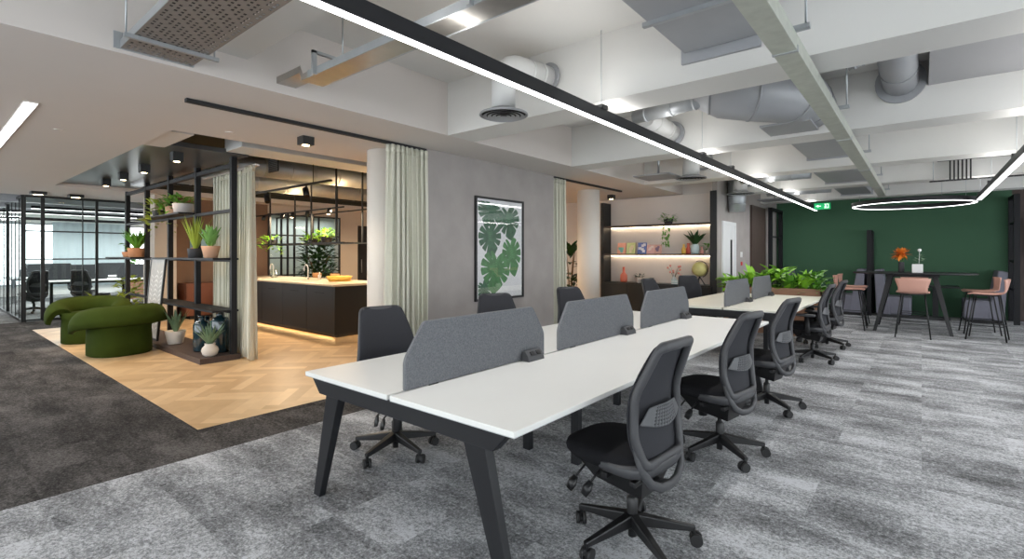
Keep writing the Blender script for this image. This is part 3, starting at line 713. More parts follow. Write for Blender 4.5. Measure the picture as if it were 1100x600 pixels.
# bay 2: large round duct with elbow and two slim pipes
def cyl_duct(name, label, P, r, m='duct_paint', seams=0, seg=22, parts=None, N=(0, 0, 1), flat=None):
    t = thing(name, label, 'air duct', P[0]); p0 = V(P[0]); Q = [V(p)-p0 for p in P]
    mb_ = MB(); rr = r if isinstance(r, list) else [r]*len(Q)
    mb_.tube(Q, rr, seg, N=N).build('duct', m, t)
    for i in range(seams):
        f = (i+.5)/seams*(len(Q)-1); j = min(len(Q)-2, int(f)); c = Q[j].lerp(Q[j+1], f-j); d = (Q[j+1]-Q[j]).normalized(); rad = rr[j]+(rr[j+1]-rr[j])*(f-j)
        MB().tube([c-d*.01, c+d*.01], rad+.007, seg, N=N).build('seam_ring', m, t)
    return t
arc = [(-1.75+.02, 5.05, 3.0), (-1.45, 5.05, 3.0)]
cyl_duct('round_duct', 'fat grey round duct bulging below the second bay behind the trunking', [(-1.72, 4.92, 3.02), (-1.50, 4.98, 3.0), (-1.22, 5.16, 2.98), (-1.02, 5.40, 2.98), (-.92, 5.70, 3.0), (-.90, 6.13, 3.0)], [.13, .24, .26, .26, .24, .22], seams=4, m='duct_paint')
cyl_duct('round_duct', 'slim shiny pipe feeding the fat round duct, nearer one', [(-2.36, 4.92, 2.90), (-1.95, 4.90, 2.91), (-1.60, 4.90, 2.94)], .07, 'galv_grey', 3, 16)
cyl_duct('round_duct', 'slim shiny pipe feeding the fat round duct, farther one', [(-2.40, 5.10, 3.02), (-2.0, 5.10, 3.03), (-1.66, 5.02, 3.04)], .07, 'galv_grey', 3, 16)
cyl_duct('round_duct', 'short white flanged duct end meeting the second beam', [(-2.42, 5.35, 3.0), (-2.42, 5.75, 2.98), (-2.42, 6.10, 2.96)], .105, 'duct_white', 2)
o = MB().tube([(-2.42, 6.10, 2.96), (-2.42, 6.135, 2.96)], .15, 28, N=(1, 0, 0)).build('duct_collar', 'duct_paint'); tag(o, 'grey round collar on the second beam', 'duct collar')
o = MB().box(-1.30, -.84, 5.62, 6.12, 2.755, 2.775).build('duct_shelf', 'duct_paint'); tag(o, 'flat grey plate hanging below the fat round duct', 'metal plate')
o = MB().box(-1.64, -1.50, 5.0, 5.34, 3.262, 3.279).build('ceiling_vent', 'lamp_up'); bpy.data.objects.remove(o)
# bay 3-4 boxes
for i, (x0, x1, y0, y1, z0) in enumerate(((-1.30, -.78, 6.9, 8.56, 2.86), (-1.38, -.76, 9.3, 11.0, 2.78), (-1.38, -.85, 11.5, 13.4, 2.78))):
    t = thing('rectangular_duct', ['grey boxed duct in the third ceiling bay beside the trunking', 'grey boxed duct in the fourth ceiling bay beside the trunking', 'grey boxed duct nearest the green wall'][i], 'air duct', (0, 0, 0))
    MB().hull8([(x0, y0+.25, z0), (x1, y0+.25, z0), (x1, y1, z0), (x0, y1, z0)], [(x0, y0, ZU-.1), (x1, y0, ZU-.1), (x1, y1, ZU-.1), (x0, y1, ZU-.1)]).build('duct', 'duct_paint', t, bevel=.005)
    MB().box(x0-.03, x1+.03, y1, y1+.025, z0-.02, ZU-.05).build('flange', 'duct_paint', t)
# right hood duct (bay 2) through beam B
cyl_duct('round_duct', 'flanged round duct passing through the second beam at the upper right', [(-.16, 4.3, 3.13), (-.16, 5.2, 3.12), (-.16, 6.10, 3.11)], .14, 'duct_paint', 2)
o = MB().tube([(-.16, 6.095, 3.11), (-.16, 6.135, 3.11)], .20, 28, N=(1, 0, 0)).build('duct_collar', 'duct_paint'); tag(o, 'round collar on the second beam at the upper right', 'duct collar')
cyl_duct('round_duct', 'crinkled grey flexible duct running left from the upper right duct', [(-.50, 5.0, 3.06), (-.42, 5.0, 3.09), (-.35, 5.0, 3.1), (-.28, 4.98, 3.1)], [.09, .095, .09, .09], 'duct_paint', 3, 16)
cyl_duct('round_duct', 'grey curved duct tip at the very top edge on the right', [(.02, 1.75, 3.1), (.15, 1.98, 3.09), (.28, 2.15, 3.1)], [.10, .12, .10], 'duct_paint', 1)
# bay 4/5 right: round duct, cable basket
cyl_duct('round_duct', 'short upright round duct end in the far right bays', [(-.1, 11.5, 2.86), (-.1, 11.5, 3.2)], .16, 'duct_paint', 1, N=(1, 0, 0))
cyl_duct('round_duct', 'long grey round duct crossing the far bays behind the ring lamp', [(-1.2, 11.8, 2.93), (.2, 11.8, 2.93), (3.0, 11.8, 2.93)], .12, 'galv_grey', 5, 16)
cyl_duct('round_duct', 'long shiny duct crossing above the pendant in the third bay', [(-2.5, 9.5, 2.80), (-1.42, 9.5, 2.80)], .10, 'galv_grey', 2, 16)
cyl_duct('round_duct', 'long shiny duct crossing above the pendant in the fourth bay', [(-2.6, 11.9, 2.80), (-1.42, 11.9, 2.80)], .10, 'galv_grey', 2, 16)
t = thing('cable_basket', 'black wire cable basket with hanging cables in the far right bays', 'cable tray', (.1, 11.0-.15, 2.66))
m = MB()
for k_ in range(4): m.box(0, 2.6, k_*.05, k_*.05+.008, 0, .008)
for k_ in range(27): m.box(k_*.1, k_*.1+.008, 0, .158, 0, .008)
m.build('basket', 'black', t)
for k_, x in enumerate((.05, 1.3, 2.5)): MB().tube([(x, .08, 0), (x, .08, .6 if True else 0)], .006, 6).build('rod', 'steel', t)
for k_ in range(6): MB().box(.25+k_*.05, .27+k_*.05, .02, .05, .008, .34).build('cable', 'black_matt', t)
MB().box(.1, 1.1, 0, .12, .33, .38).build('cable_rack', 'black_matt', t)
# duct drop on the grey side wall
cyl_duct('round_duct', 'grey round duct dropping beside the white door', [(-2.92, 10.8, 3.25), (-2.92, 10.8, 2.6), (-2.92, 10.8, 2.32)], [.17, .17, .15], 'galv_grey', 2, N=(1, 0, 0))
# exit sign
t = thing('exit_sign', 'green illuminated emergency exit sign with running man, hung at the end of the long pendant', 'exit sign', (-1.63, 12.35, 2.40)); t.scale = (.74, 1, .78)
MB().box(-.20, .20, -.01, .01, 0, .17).build('panel', 'exit_green', t, bevel=.003)
m = MB(); yy = -.0125
def pl(m, pts): m.prism(pts, 'y', yy-.001, yy)
pl(m, [(.05, .03), (.16, .03), (.16, .145), (.05, .145), (.05, .13), (.145, .13), (.145, .045), (.05, .045)])   # door
m2 = [(.085+.012*math.cos(k_*PI/4), .118+.012*math.sin(k_*PI/4)) for k_ in range(8)]; pl(m, m2)
pl(m, [(.085, .102), (.105, .10), (.11, .085), (.125, .08), (.122, .074), (.102, .078), (.098, .088), (.093, .07), (.108, .055), (.104, .036), (.096, .036), (.098, .052), (.083, .062), (.072, .045), (.055, .045), (.055, .053), (.067, .055), (.078, .08), (.066, .085), (.064, .072), (.057, .072), (.058, .094)])
pl(m, [(-.03, .08), (-.09, .08), (-.09, .055), (-.16, .09), (-.09, .125), (-.09, .10), (-.03, .10)])    # arrow
m.build('pictogram', 'exit_white', t)
for x in (-.12, .12): MB().tube([(x, 0, .17), (x, 0, 1.12)], .002, 5).build('wire', 'steel', t)
# ceiling sprinkler discs, surface spots
for i, (x, y) in enumerate(((-6.82, .99), (-5.59, 2.15))):
    o = MB().cyl(x, y, ZL-.008, ZL, .045, 20).build('ceiling_disc', 'paint_low'); tag(o, ['small round cover disc in the low ceiling near the strip light', 'small round cover disc in the low ceiling beside the kitchen opening'][i], 'ceiling disc')
def cube_spot(label, x, y, zt, s=.065, h=.09, group=None, power=12, col=(1, .75, .48)):
    t = thing('cube_downlight', label, 'spotlight', (x, y, zt), 0, group)
    MB().box(-s, s, -s, s, -h, 0).build('housing', 'black', t, bevel=.003); MB().cyl(0, 0, -h-.003, -h, s*.6, 16).build('lens', 'lamp_spot', t)
    L = bpy.data.lights.new('downlight_beam', 'SPOT'); L.energy = power; L.color = col; L.spot_size = 1.9; L.spot_blend = .8; L.shadow_soft_size = .04
    lo = bpy.data.objects.new('downlight_beam', L); C.objects.link(lo); lo.location = (x, y, zt-h-.02)
    return t
cube_spot('black cube spotlight on the low ceiling in front of the kitchen', -5.18, 2.76, ZL, power=30)
cube_spot('black cube spotlight on the low ceiling beside the display shelving', -5.14, 9.6, ZL, power=16, col=(1, .86, .7))
for i, x in enumerate((-7.55, -8.96, -10.09, -11.2)):
    cube_spot('black cube spotlight under the dark panel, %s from the camera' % ['nearest', 'second', 'third', 'farthest'][i], x, 2.25, 2.78, .06, .12, 'black cube spotlights over the plant shelving', 45)
for i, (x, y) in enumerate(((-14.0, 2.3), (-13.9, .2+1.5))):
    cube_spot(['black cube spotlight right before the glass partition', 'black cube spotlight at the left before the glass door'][i], x, y, ZL, .12, .06, None, 14)
# curtain tracks and curtains
o = MB().box(-4.68, -4.63, 1.45, 9.1, ZL-.03, ZL).build('curtain_track', 'black_matt'); tag(o, 'long black curtain track across the low ceiling', 'curtain track')
def curtain(label, p0, p1, z0, z1, folds, amp=.045, flare=0.):
    p0 = V((*p0, 0)); p1 = V((*p1, 0)); d = (p1-p0); n = V((-d.y, d.x, 0)).normalized()
    def fn(u, v):
        ph = u*folds*2*PI; a = amp*(.55+.45*(1-v))
        off = a*math.sin(ph+.5*math.sin(v*3+u*9)) + .02*(1-v)*math.sin(u*17)
        uu = .5+(u-.5)*(1+flare*(1-v)); q = p0+d*uu+n*off+d.normalized()*(.018*math.sin(ph*2+1.3)); return (q.x, q.y, z0+(z1-z0)*v)
    t = thing('curtain', label, 'curtain', p0)
    m = MB(); m.at(-p0.x, -p0.y, 0); m.grid(fn, int(folds*14), 14).build('fabric', 'curtain', t, solid=.006)
    m = MB(); m.at(-p0.x, -p0.y, 0); m.grid(lambda u, v: fn(u, .97+.03*v), int(folds*14), 1).build('heading_tape', 'curtain', t, solid=.014)
    return t
curtain('sage green curtain gathered between the white column and the grey picture wall', (-4.64, 3.44), (-4.64, 4.03), .01, ZL-.03, 8.5, .055, .08)
curtain('sage green curtain gathered at the far end of the grey picture wall', (-4.64, 6.70), (-4.64, 7.02), .01, ZL-.03, 4, .06)
curtain('sage green curtain hanging behind the plant shelving', (-7.38, 3.10), (-8.7, 3.10), .01, 2.66, 11, .05)
curtain('sage green curtain falling to the oak floor beside the corner post of the plant shelving', (-7.02, 3.0), (-7.30, 3.02), .01, 2.66, 3.5, .05, .35)
o = MB().box(-9.0, -7.06, 3.04, 3.09, 2.66, 2.69).build('curtain_track', 'paint_low'); tag(o, 'pale curtain track above the plant shelving curtains', 'curtain track')
# columns
for x, y, l in ((-5.17, 3.80, 'round white column between kitchen and sage curtain'), (-5.17, 8.70, 'round white column beyond the second curtain')):
    t = thing('round_column', l, 'column', (x, y, 0)); MB().cyl(0, 0, 0, ZL, .225, 40).build('shaft', 'column', t); MB().cyl(0, 0, 0, .06, .232, 40).build('base_ring', 'column', t)
# ================================================================== LEAF PRINT
t = thing('framed_picture', 'black framed print of green split leaves on the grey wall', 'picture', (-4.62, 5.34, 1.52))
a, b = .52, .71
m = MB(); m.box(0, .03, -a+.03, a-.03, -b, -b+.03); m.box(0, .03, -a+.03, a-.03, b-.03, b); m.box(0, .03, -a, -a+.03, -b, b); m.box(0, .03, a-.03, a, -b, b); m.build('frame', 'black', t)
MB().box(.002, .012, -a+.03, a-.03, -b+.03, b-.03).build('print_sheet', 'print_white', t)
def monstera(cy, cz, L, W, ang, x=.0135, clipb=None):
    # split leaf: broad heart outline with deep notches, tip at -z before rotation
    pts = []; n = 112
    for i in range(n):
        th = 2*PI*i/n   # 0 at tip (down)
        f = abs(((th+PI) % (2*PI))-PI)/PI     # 0 tip ..1 stem
        r = (.50+.12*math.sin(f*PI)+.30*max(0, 1-f*4)**1.5) * (1-.45*max(0, f-.88)/.12)
        if .10 < f < .86 and i % 9 == 4: r *= .50
        elif .10 < f < .86 and i % 9 in (3, 5): r *= .97
        u = math.sin(th)*r*W; v = -math.cos(th)*r*L
        pts.append((u, v))
    ca, sa = math.cos(ang), math.sin(ang)
    out = []
    for u, v in pts:
        yy_ = cy+u*ca-v*sa; zz_ = cz+u*sa+v*ca
        yy_ = max(-a+.06, min(a-.06, yy_)); zz_ = max(-b+.06, min(b-.06, zz_)); out.append((yy_, zz_))
    return out
def leafprint(m, pts, x):
    c = (sum(p[0] for p in pts)/len(pts), sum(p[1] for p in pts)/len(pts)); n = len(pts)
    m.add([(x, *c)]+[(x, *p) for p in pts], [(0, i+1, (i+1) % n+1) for i in range(n)])
m = MB(); leafprint(m, monstera(-.10, -.27, .46, .50, -.15), .0140); leafprint(m, monstera(.25, -.06, .44, .34, .2), .0136); m.build('leaf_print', 'print_green', t, label := None) if False else m.build('leaf_print', 'print_green', t)
m = MB(); leafprint(m, monstera(-.22, .17, .38, .38, .15), .0132); leafprint(m, monstera(.18, .42, .38, .40, .2), .0128); leafprint(m, monstera(-.22, .52, .28, .46, -.3), .0126); leafprint(m, monstera(-.34, -.54, .22, .24, .4), .0130); m.build('leaf_print', 'print_dark', t)
m = MB()
for cy, cz, L, ang in ((-.10, -.27, .4, -.15), (.25, -.06, .38, .2), (-.22, .17, .3, .15), (.18, .42, .3, .2)):
    ca, sa = math.cos(ang), math.sin(ang)
    for k_ in range(-3, 4):
        u0, v0 = 0, .12*L-k_*.09*L
        for s in (-1, 1):
            u1, v1 = s*.20*L, v0-.10*L
            q = [(cy+u*ca-v*sa, cz+u*sa+v*ca) for u, v in ((u0, v0+.003), (u1, v1), (u0, v0-.003))]
            m.add([(.0145, *p) for p in q], [(0, 1, 2)])
m.build('leaf_veins', cm((.16, .38, .18)), t)
MB().box(.018, .020, -a+.03, a-.03, -b+.03, b-.03).build('glazing', 'picture_glass', t)
# ================================================================== PLANT SHELVING
XR, YB = -7.3, 2.86
PX = [-7.33, -8.66, -9.92, -11.2, -12.5]
t = thing('plant_shelving', 'tall dark steel open shelving frame dividing lounge and kitchen', 'shelving', (-7.3, 2.86, 0))
def S(m_, *b): m_.at(7.3, -2.86, 0); return m_.box(*b)
S(MB(), -11.5, -7.27, 2.43, 2.93, .0, .075).build('base_plinth', 'dark_wood', t)
for x in PX: S(MB(), x-.036, x+.036, YB-.036, YB+.036, .07, 2.78).build('post', 'frame_grey', t)
for z in (2.08, 1.39, .68): S(MB(), PX[-1], PX[0], YB-.03, YB+.03, z-.05, z-.01).build('rail', 'frame_grey', t)
S(MB(), PX[-1], PX[0], YB-.03, YB+.03, 2.64, 2.70).build('rail', 'frame_grey', t)
S(MB(), PX[3], PX[1], 2.60, 2.93, 2.06, 2.085).build('shelf', 'frame_grey', t)
S(MB(), PX[2], PX[0], 2.60, 2.93, 1.368, 1.392).build('shelf', 'frame_grey', t)
S(MB(), PX[-1]-.5, PX[3], 2.60, 2.93, 1.368, 1.392).build('shelf', 'frame_grey', t)
S(MB(), PX[2], PX[0], 2.60, 2.93, .655, .68).build('shelf', 'frame_grey', t)
# pots and plants
def potted(name, label, loc, prof, pm, fol, fm, cat='plant', soil=True, group=None):
    t = thing(name, label, cat, loc, 0, group); MB().lathe(prof, 24).build('pot', pm, t)
    if soil: r, z = prof[-1]; MB().lathe([(r, z-.005), (.001, z-.003)], 20, cap0=False, cap1=False).build('soil', 'soil', t)
    f = MB(); fol(f, prof[-1][1]); f.build('foliage', fm, t); return t
R = random.Random(11)
potted('potted_aloe', 'grey-green aloe in a white round pot at the front corner of the shelving plinth', (-7.42, 2.60, .075), pot_round(.105, .17, .062), 'white_pot', lambda f, z: spikes(f, (0, 0, z), 30, .34, .05, .85, R), 'leaf_blue')
potted('potted_aloe', 'grey-green aloe in a white pot on the plinth beside the front green armchair', (-8.85, 2.62, .075), pot_profile(.10, .14, .20), 'white_pot', lambda f, z: spikes(f, (0, 0, z), 16, .42, .075, .55, R), 'leaf_blue')
potted('potted_succulent', 'broad pointed agave in a terracotta pot on the middle shelf', (-7.85, 2.76, 1.392), pot_profile(.085, .12, .17), 'peach_pot', lambda f, z: spikes(f, (0, 0, z), 22, .36, .13, .6, R), 'leaf_aloe')
potted('potted_snake_plant', 'tall upright spiky plant in a dark pot on the middle shelf', (-8.38, 2.74, 1.392), pot_profile(.095, .105, .14), 'dark_pot', lambda f, z: spikes(f, (0, 0, z), 26, .54, .045, .42, R), 'leaf_yellow')
potted('potted_fern', 'leafy plant in a pale grey bowl on the top shelf, nearest the corner', (-8.95, 2.76, 2.085), pot_profile(.13, .15, .15), 'grey_pot', lambda f, z: bush(f, (0, 0, z), 50, .14, .14, .13, .05, R), 'leaf')
potted('potted_fern', 'bushy plant in a peach clay pot on the top shelf', (-9.45, 2.76, 2.085), pot_profile(.09, .11, .14), 'peach_pot', lambda f, z: bush(f, (0, 0, z), 80, .17, .2, .15, .06, R, trail=.1), 'leaf')
potted('potted_ivy', 'yellow-green trailing plant at the left end of the top shelf', (-9.98, 2.72, 2.085), pot_profile(.09, .11, .10), 'dark_pot', lambda f, z: bush(f, (0, 0, z), 80, .24, .2, .15, .06, R, trail=.35), 'leaf_yellow')
potted('potted_snake_plant', 'spiky dense green plant in a terracotta pot on the left shelf end', (-11.35, 2.74, 1.392), pot_profile(.13, .15, .17), 'terracotta', lambda f, z: spikes(f, (0, 0, z), 60, .44, .055, .75, R), 'leaf')
potted('potted_plant', 'small round-leaved plant in a low terracotta pot on the left shelf end', (-11.85, 2.74, 1.392), pot_profile(.10, .12, .10), 'terracotta', lambda f, z: bush(f, (0, 0, z+.05), 14, .12, .2, .1, .08, R), 'leaf')
potted('potted_dracaena', 'yellow striped arching dracaena standing behind the green armchairs', (-12.2, 2.45, 0), pot_profile(.15, .2, .35), 'dark_pot', lambda f, z: spikes(f, (0, 0, z), 34, .75, .075, 1.2, R, droop=.5), 'leaf_yellow')
potted('potted_croton', 'dense lime and dark leaved plant behind the dracaena', (-12.8, 2.98, 0), pot_profile(.15, .2, .35), 'dark_pot', lambda f, z: bush(f, (0, 0, z), 120, .20, .62, .16, .08, R), 'leaf_yellow')
def bottle(label, loc, r, h, m='glass_dark'):
    t = thing('glass_bottle', label, 'bottle', loc, 0)
    MB().lathe([(r*.9, 0), (r, .02), (r, h*.74), (r*.85, h*.82), (r*.42, h*.86), (r*.42, h*.97), (r*.5, h*.975), (r*.5, h), (r*.36, h)], 28, cap1=False).build('bottle_body', m, t)
    MB().lathe([(r*.95, .01), (r*.95, h*.1)], 24).build('base_glass', cm((.01, .02, .025)), t)
    return t
M['bottle'] = mat('smoked_bottle', (.01, .03, .04), .08, spec=.8)
bottle('tall smoked glass bottle standing on the plinth left of the aloe', (-7.90, 2.66, .075), .105, .50, 'bottle')
bottle('wide smoked glass carboy at the back corner of the plinth', (-7.62, 2.80, .075), .115, .58, 'bottle')
bottle('second dark bottle close behind the tall smoked one', (-8.12, 2.80, .075), .10, .46, 'bottle')
# leaning picture
t = thing('leaning_picture', 'grey botanical print in a black frame leaning on the shelving behind the armchairs', 'picture', (-9.68, 2.50, .075)); t.rotation_euler = (-.09, 0, 0)
m = MB(); w = .36; h = 1.32
m.box(-w+.03, w-.03, 0, .03, 0, .03); m.box(-w+.03, w-.03, 0, .03, h-.03, h); m.box(-w, -w+.03, 0, .03, 0, h); m.box(w-.03, w, 0, .03, 0, h); m.build('frame', 'black', t)
MB().box(-w+.03, w-.03, .008, .02, .03, h-.03).build('print_sheet', 'print_grey', t)
m = MB()
for s, n0 in ((-.12, 12), (.14, 13)):
    for i in range(n0):
        z = .15+i*.075
        for d in (-1, 1): m.add([(s, .0075, z), (s+d*.13, .0075, z+.07), (s+d*.12, .0075, z+.045)], [(0, 1, 2)])
m.build('fern_print', cm((.66, .65, .62)), t)
# pouffe-like tray at the plinth
# ================================================================== GREEN ARMCHAIRS
def armchair(label, loc, rz):
    t = thing('lounge_chair', label, 'armchair', loc, rz, 'green velvet lounge chairs')
    MB().layers(srect(.37, .34, 2.6, 40), [(.93, .93, 0), (1, 1, .015), (1, 1, .2), (.98, .98, .38), (1.06, 1.06, .50)]).build('base', 'green_velvet', t)
    MB().layers(srect(.34, .33, 2.6, 40), [(1, 1, .40), (1.03, 1.03, .44), (.97, .97, .47), (.7, .7, .48)]).build('seat_cushion', 'green_velvet', t)
    # arched band wrapping back and arms, open at the front (+y local)
    sec = []; K = 12
    for i in range(K+1):
        a = PI*i/K; sec.append((.26*math.sin(a)**.75, .165*math.cos(a)))
    for i in range(K+1):
        a = PI-PI*i/K; sec.append((.19*math.sin(a)-.015, .105*math.cos(a)))
    P = []; n = 40; sc = []
    for i in range(n+1):
        a = math.radians(-208+236*i/n)     # from left arm round the back (-90) to right arm
        f = abs(i/n-.5)*2
        P.append((.41*math.cos(a), .39*math.sin(a), 0.465-.13*f**3)); sc.append((1., 1.))
    MB().sweep(P, (0, 0, 1), sec, scales=sc).build('backrest', 'green_velvet', t)
    m = MB(); m.tube([(p[0]*1.0, p[1]*1.0, p[2]+.26*s_[0]+.002) for p, s_ in zip(P, sc)], .004, 6).build('seam_piping', 'green_velvet', t)
    return t
armchair('green velvet mushroom-backed armchair nearest the camera, seen from behind', (-9.06, 1.98, 0), PI/2+.25)
armchair('green velvet mushroom-backed armchair farther left, open side towards the glass partition', (-10.72, 1.95, 0), math.radians(252))
# ================================================================== KITCHEN
t = thing('kitchen_island', 'black kitchen island with glowing plinth', 'kitchen island', (-10, 5.2, 0))
MB().box(-2.3, 2.22, -.53, .53, .06, .89).build('cabinet_body', 'island', t)
for i in range(5):
    x0 = -2.3+i*.904
    d = MB().box(x0+.004, x0+.9, -.56, -.53, .075, .885).build('door', 'island', t, bevel=.002)
    MB().box(x0+.3, x0+.6, -.566, -.56, .76, .775).build('handle', 'black_matt', d)
MB().box(2.22, 2.26, -.56, .56, .06, .89).build('end_panel', 'black', t)
MB().box(-2.2, 2.15, -.46, .46, 0, .06).build('plinth', 'black_matt', t)
MB().box(-2.15, 2.14, -.475, -.462, .045, .055).box(2.152, 2.165, -.45, .45, .045, .055).build('led_strip', 'lamp_warm', t)
o = MB().layers(srect(2.32, .60, 40, 64), [(1, 1, .89), (1, 1, .925)], False); o.at(-10.0, 5.2, 0)
m = MB(); m.at(-10.0+0, 5.2, 0); m.box(-2.34, 2.28, -.58, .60, .891, .925); tag(m.build('island_worktop', 'worktop', bevel=.004), 'pale stone worktop on the black kitchen island', 'worktop')
def tap(label, x):
    t = thing('kitchen_tap', label, 'tap', (x, 5.35, .925)); 
    P = [(0, 0, 0), (0, 0, .22)]+[(-.08+.08*math.cos(PI*i/8), 0, .22+.08*math.sin(PI*i/8)) for i in range(1, 9)]+[(-.16, 0, .17)]
    MB().tube(P, .013, 10, N=(0, 1, 0)).build('spout', 'white_gloss', t); MB().cyl(0, 0, 0, .05, .024, 14).build('base', 'white_gloss', t)
    MB().tube([(0, 0, .07), (.06, 0, .09)], .007, 6).build('handle', 'white_gloss', t)
tap('white swan-neck tap at the left part of the island', -11.5); tap('white swan-neck tap at the middle of the island', -9.95)
t = thing('glass_kettle', 'round glass jug beside the left tap', 'jug', (-11.15, 5.2, .925)); MB().lathe([(.06, 0), (.09, .05), (.085, .12), (.05, .17), (.05, .19)], 18, cap1=False).build('jug_body', 'glass', t); MB().tube([(.08, 0, .05), (.14, 0, .09), (.06, 0, .17)], .008, 6).build('handle', 'white_gloss', t)
t = thing('basket_tray', 'round yellow wicker tray on the island', 'basket', (-8.75, 5.35, .925)); MB().lathe([(.20, 0), (.24, .09), (.225, .09), (.19, .015), (.001, .012)], 28, cap1=False).build('tray_body', cm((.75, .45, .08)), t); MB().tube([(.235*math.cos(2*PI*i/24), .235*math.sin(2*PI*i/24), .09) for i in range(24)], .008, 6, closed=True).build('rim', cm((.75, .45, .08)), t)
o = MB().lathe([(.03, 0), (.035, .08), (.012, .1), (.012, .15)], 14, x=-9.75, y=5.5, z=.925).build('soap_bottle', 'white_gloss'); tag(o, 'small white soap bottle by the middle tap', 'bottle')
def bstool(label, x):
    t = thing('bar_stool', label, 'stool', (x, 6.15, 0), 0, 'tan bar stools behind the island')
    MB().layers(srect(.19, .18, 3, 24), [(.95, .95, .63), (1, 1, .64), (1, 1, .66), (.95, .95, .67)]).build('seat', 'tan', t)
    MB().sweep([(-.19, .12, .93), (-.1, .18, .93), (0, .2, .93), (.1, .18, .93), (.19, .12, .93)], (0, 0, 1), rsec(.14, .02)).build('backrest', 'tan', t)
    for sx in (-1, 1):
        for sy in (-1, 1): MB().tube([(sx*.14, sy*.13, .64), (sx*.2, sy*.19, 0)], .011, 8).build('leg', 'black', t)
        MB().tube([(sx*.15, .16, .66), (sx*.16, .165, .92)], .009, 6).build('back_post', 'black', t)
for x, l in ((-11.25, 'tan wooden bar stool behind the island, farthest left'), (-10.45, 'tan wooden bar stool behind the island, before the fig tree'), (-9.0, 'tan wooden bar stool behind the island, nearest the white column')): bstool(l, x)
t = thing('fig_tree', 'tall dark-leaved indoor tree standing behind the island', 'plant', (-12.3, 6.9, 0))
MB().lathe(pot_profile(.2, .26, .4), 20).build('pot', 'dark_pot', t)
m = MB(); stems(m, (0, 0, .35), 5, .3, 1.3, R, .015); m.build('trunk', 'stem', t)
m = MB(); bush(m, (0, 0, .8), 520, .40, 1.05, .20, .10, R); m.build('foliage', 'leaf_dark', t)
# hanging rack
t = thing('hanging_rack', 'black steel rack hung over the kitchen island', 'rack', (-10.05, 5.35, 0))
for y in (-.28, .28):
    MB().box(-1.9, 1.9, y-.012, y+.012, 1.65, 1.675).build('rail', 'black', t); MB().box(-1.9, 1.9, y-.012, y+.012, 2.30, 2.325).build('rail', 'black', t)
    for x in (-1.88, -1.0, -.2, .75, 1.65): MB().box(x-.013, x+.013, y-.013, y+.013, 1.65, 3.3 if x in (1.65, .75, -1.0) else 2.32).build('rod', 'black', t)
m = MB()
for i in range(7): m.box(-1.9, 1.9, -.26+i*.08, -.245+i*.08, 1.66, 1.672)
m.build('slatted_shelf', 'black', t)
for i, x in enumerate((-11.3, -10.45, -10.0, -9.4, -8.6)):
    tt = thing('track_spotlight', ['black spotlight on the hanging rack, at its left end', 'black spotlight on the hanging rack, second from the left', 'glowing spotlight at the middle of the hanging rack', 'black spotlight on the hanging rack, second from the right', 'glowing spotlight on the hanging rack nearest the white column'][i], 'spotlight', (x, 5.05, 2.30), 0, 'spotlights on the kitchen rack')
    MB().tube([(0, 0, 0), (0, -.02, -.1)], .04, 12).build('barrel', 'black', tt); MB().tube([(0, -.02, -.1), (0, -.0202, -.103)], .034, 12).build('lens', 'lamp_spot' if i in (2, 4) else 'glass_black', tt)
potted('potted_fern', 'bright trailing fern at the left end of the hanging rack', (-11.3, 5.25, 1.676), pot_profile(.08, .1, .1), 'dark_pot', lambda f, z: bush(f, (0, -.05, z), 70, .22, .10, .15, .05, R, trail=.35), 'leaf_lime')
potted('potted_fern', 'bright fern in the middle of the hanging rack', (-9.55, 5.25, 1.676), pot_profile(.08, .1, .1), 'dark_pot', lambda f, z: bush(f, (0, -.05, z), 60, .18, .12, .14, .05, R, trail=.1), 'leaf_lime')
potted('potted_fern', 'bright fern at the right of the hanging rack', (-9.05, 5.25, 1.676), pot_profile(.09, .11, .12), 'dark_pot', lambda f, z: bush(f, (0, -.05, z), 60, .15, .18, .13, .05, R), 'leaf_lime')
# track bar with two spots
t = thing('lighting_track', 'black lighting track bar crossing before the kitchen ducts', 'lighting track', (-6.6, 3.9, 2.5)); MB().box(-3.2, 0, -.018, .018, 0, .03).build('track', 'black', t)
for x in (-.5, -2.7): MB().tube([(x, 0, .03), (x, 0, .78)], .006, 6).build('rod', 'black', t)
for x, l in ((-7.3, 'black adjustable spotlight on the lighting track, nearer one'), (-8.6, 'black adjustable spotlight on the lighting track, farther one')):
    tt = thing('track_spotlight', l, 'spotlight', (x, 3.9, 2.5), 0, 'spotlights on the lighting track'); MB().tube([(0, 0, 0), (0, 0, -.05)], .012, 8).build('stem', 'black', tt); MB().tube([(-.03, 0, -.05), (.05, -.02, -.17)], .045, 14).build('barrel', 'black', tt)
    MB().tube([(.05, -.02, -.17), (.0515, -.0204, -.1722)], .038, 14).build('lens', 'glass_black', tt)
# ducts in kitchen void
cyl_duct('round_duct', 'long silver spiral duct above the kitchen island', [(-8.8, 2.0+1.2, 2.95), (-8.8, 6, 2.95), (-8.8, 8.9, 2.95)], .17, 'galv_grey', 12)
cyl_duct('round_duct', 'second silver duct farther back above the kitchen', [(-10.6, 3.1, 2.95), (-10.6, 6, 2.95), (-10.6, 8.9, 2.95)], .2, 'galv_grey', 10)
o = MB().box(-7.15, -6.62, 2.68, 8.9, 2.80, 2.98).build('air_duct', 'duct_white', bevel=.01); tag(o, 'cream boxed duct along the kitchen opening edge', 'air duct')
t = thing('air_grille', 'small black air grille beside the curtain heading', 'air grille', (-7.6, 3.6, 2.72)); m = MB(); m.box(-.30, .0, 0, .02, 0, .22); m.build('backing', 'black_matt', t); m = MB()
for i in range(8): m.box(-.3, 0, -.008, 0, .01+i*.026, .022+i*.026)
m.build('louvres', 'plastic_mid', t)
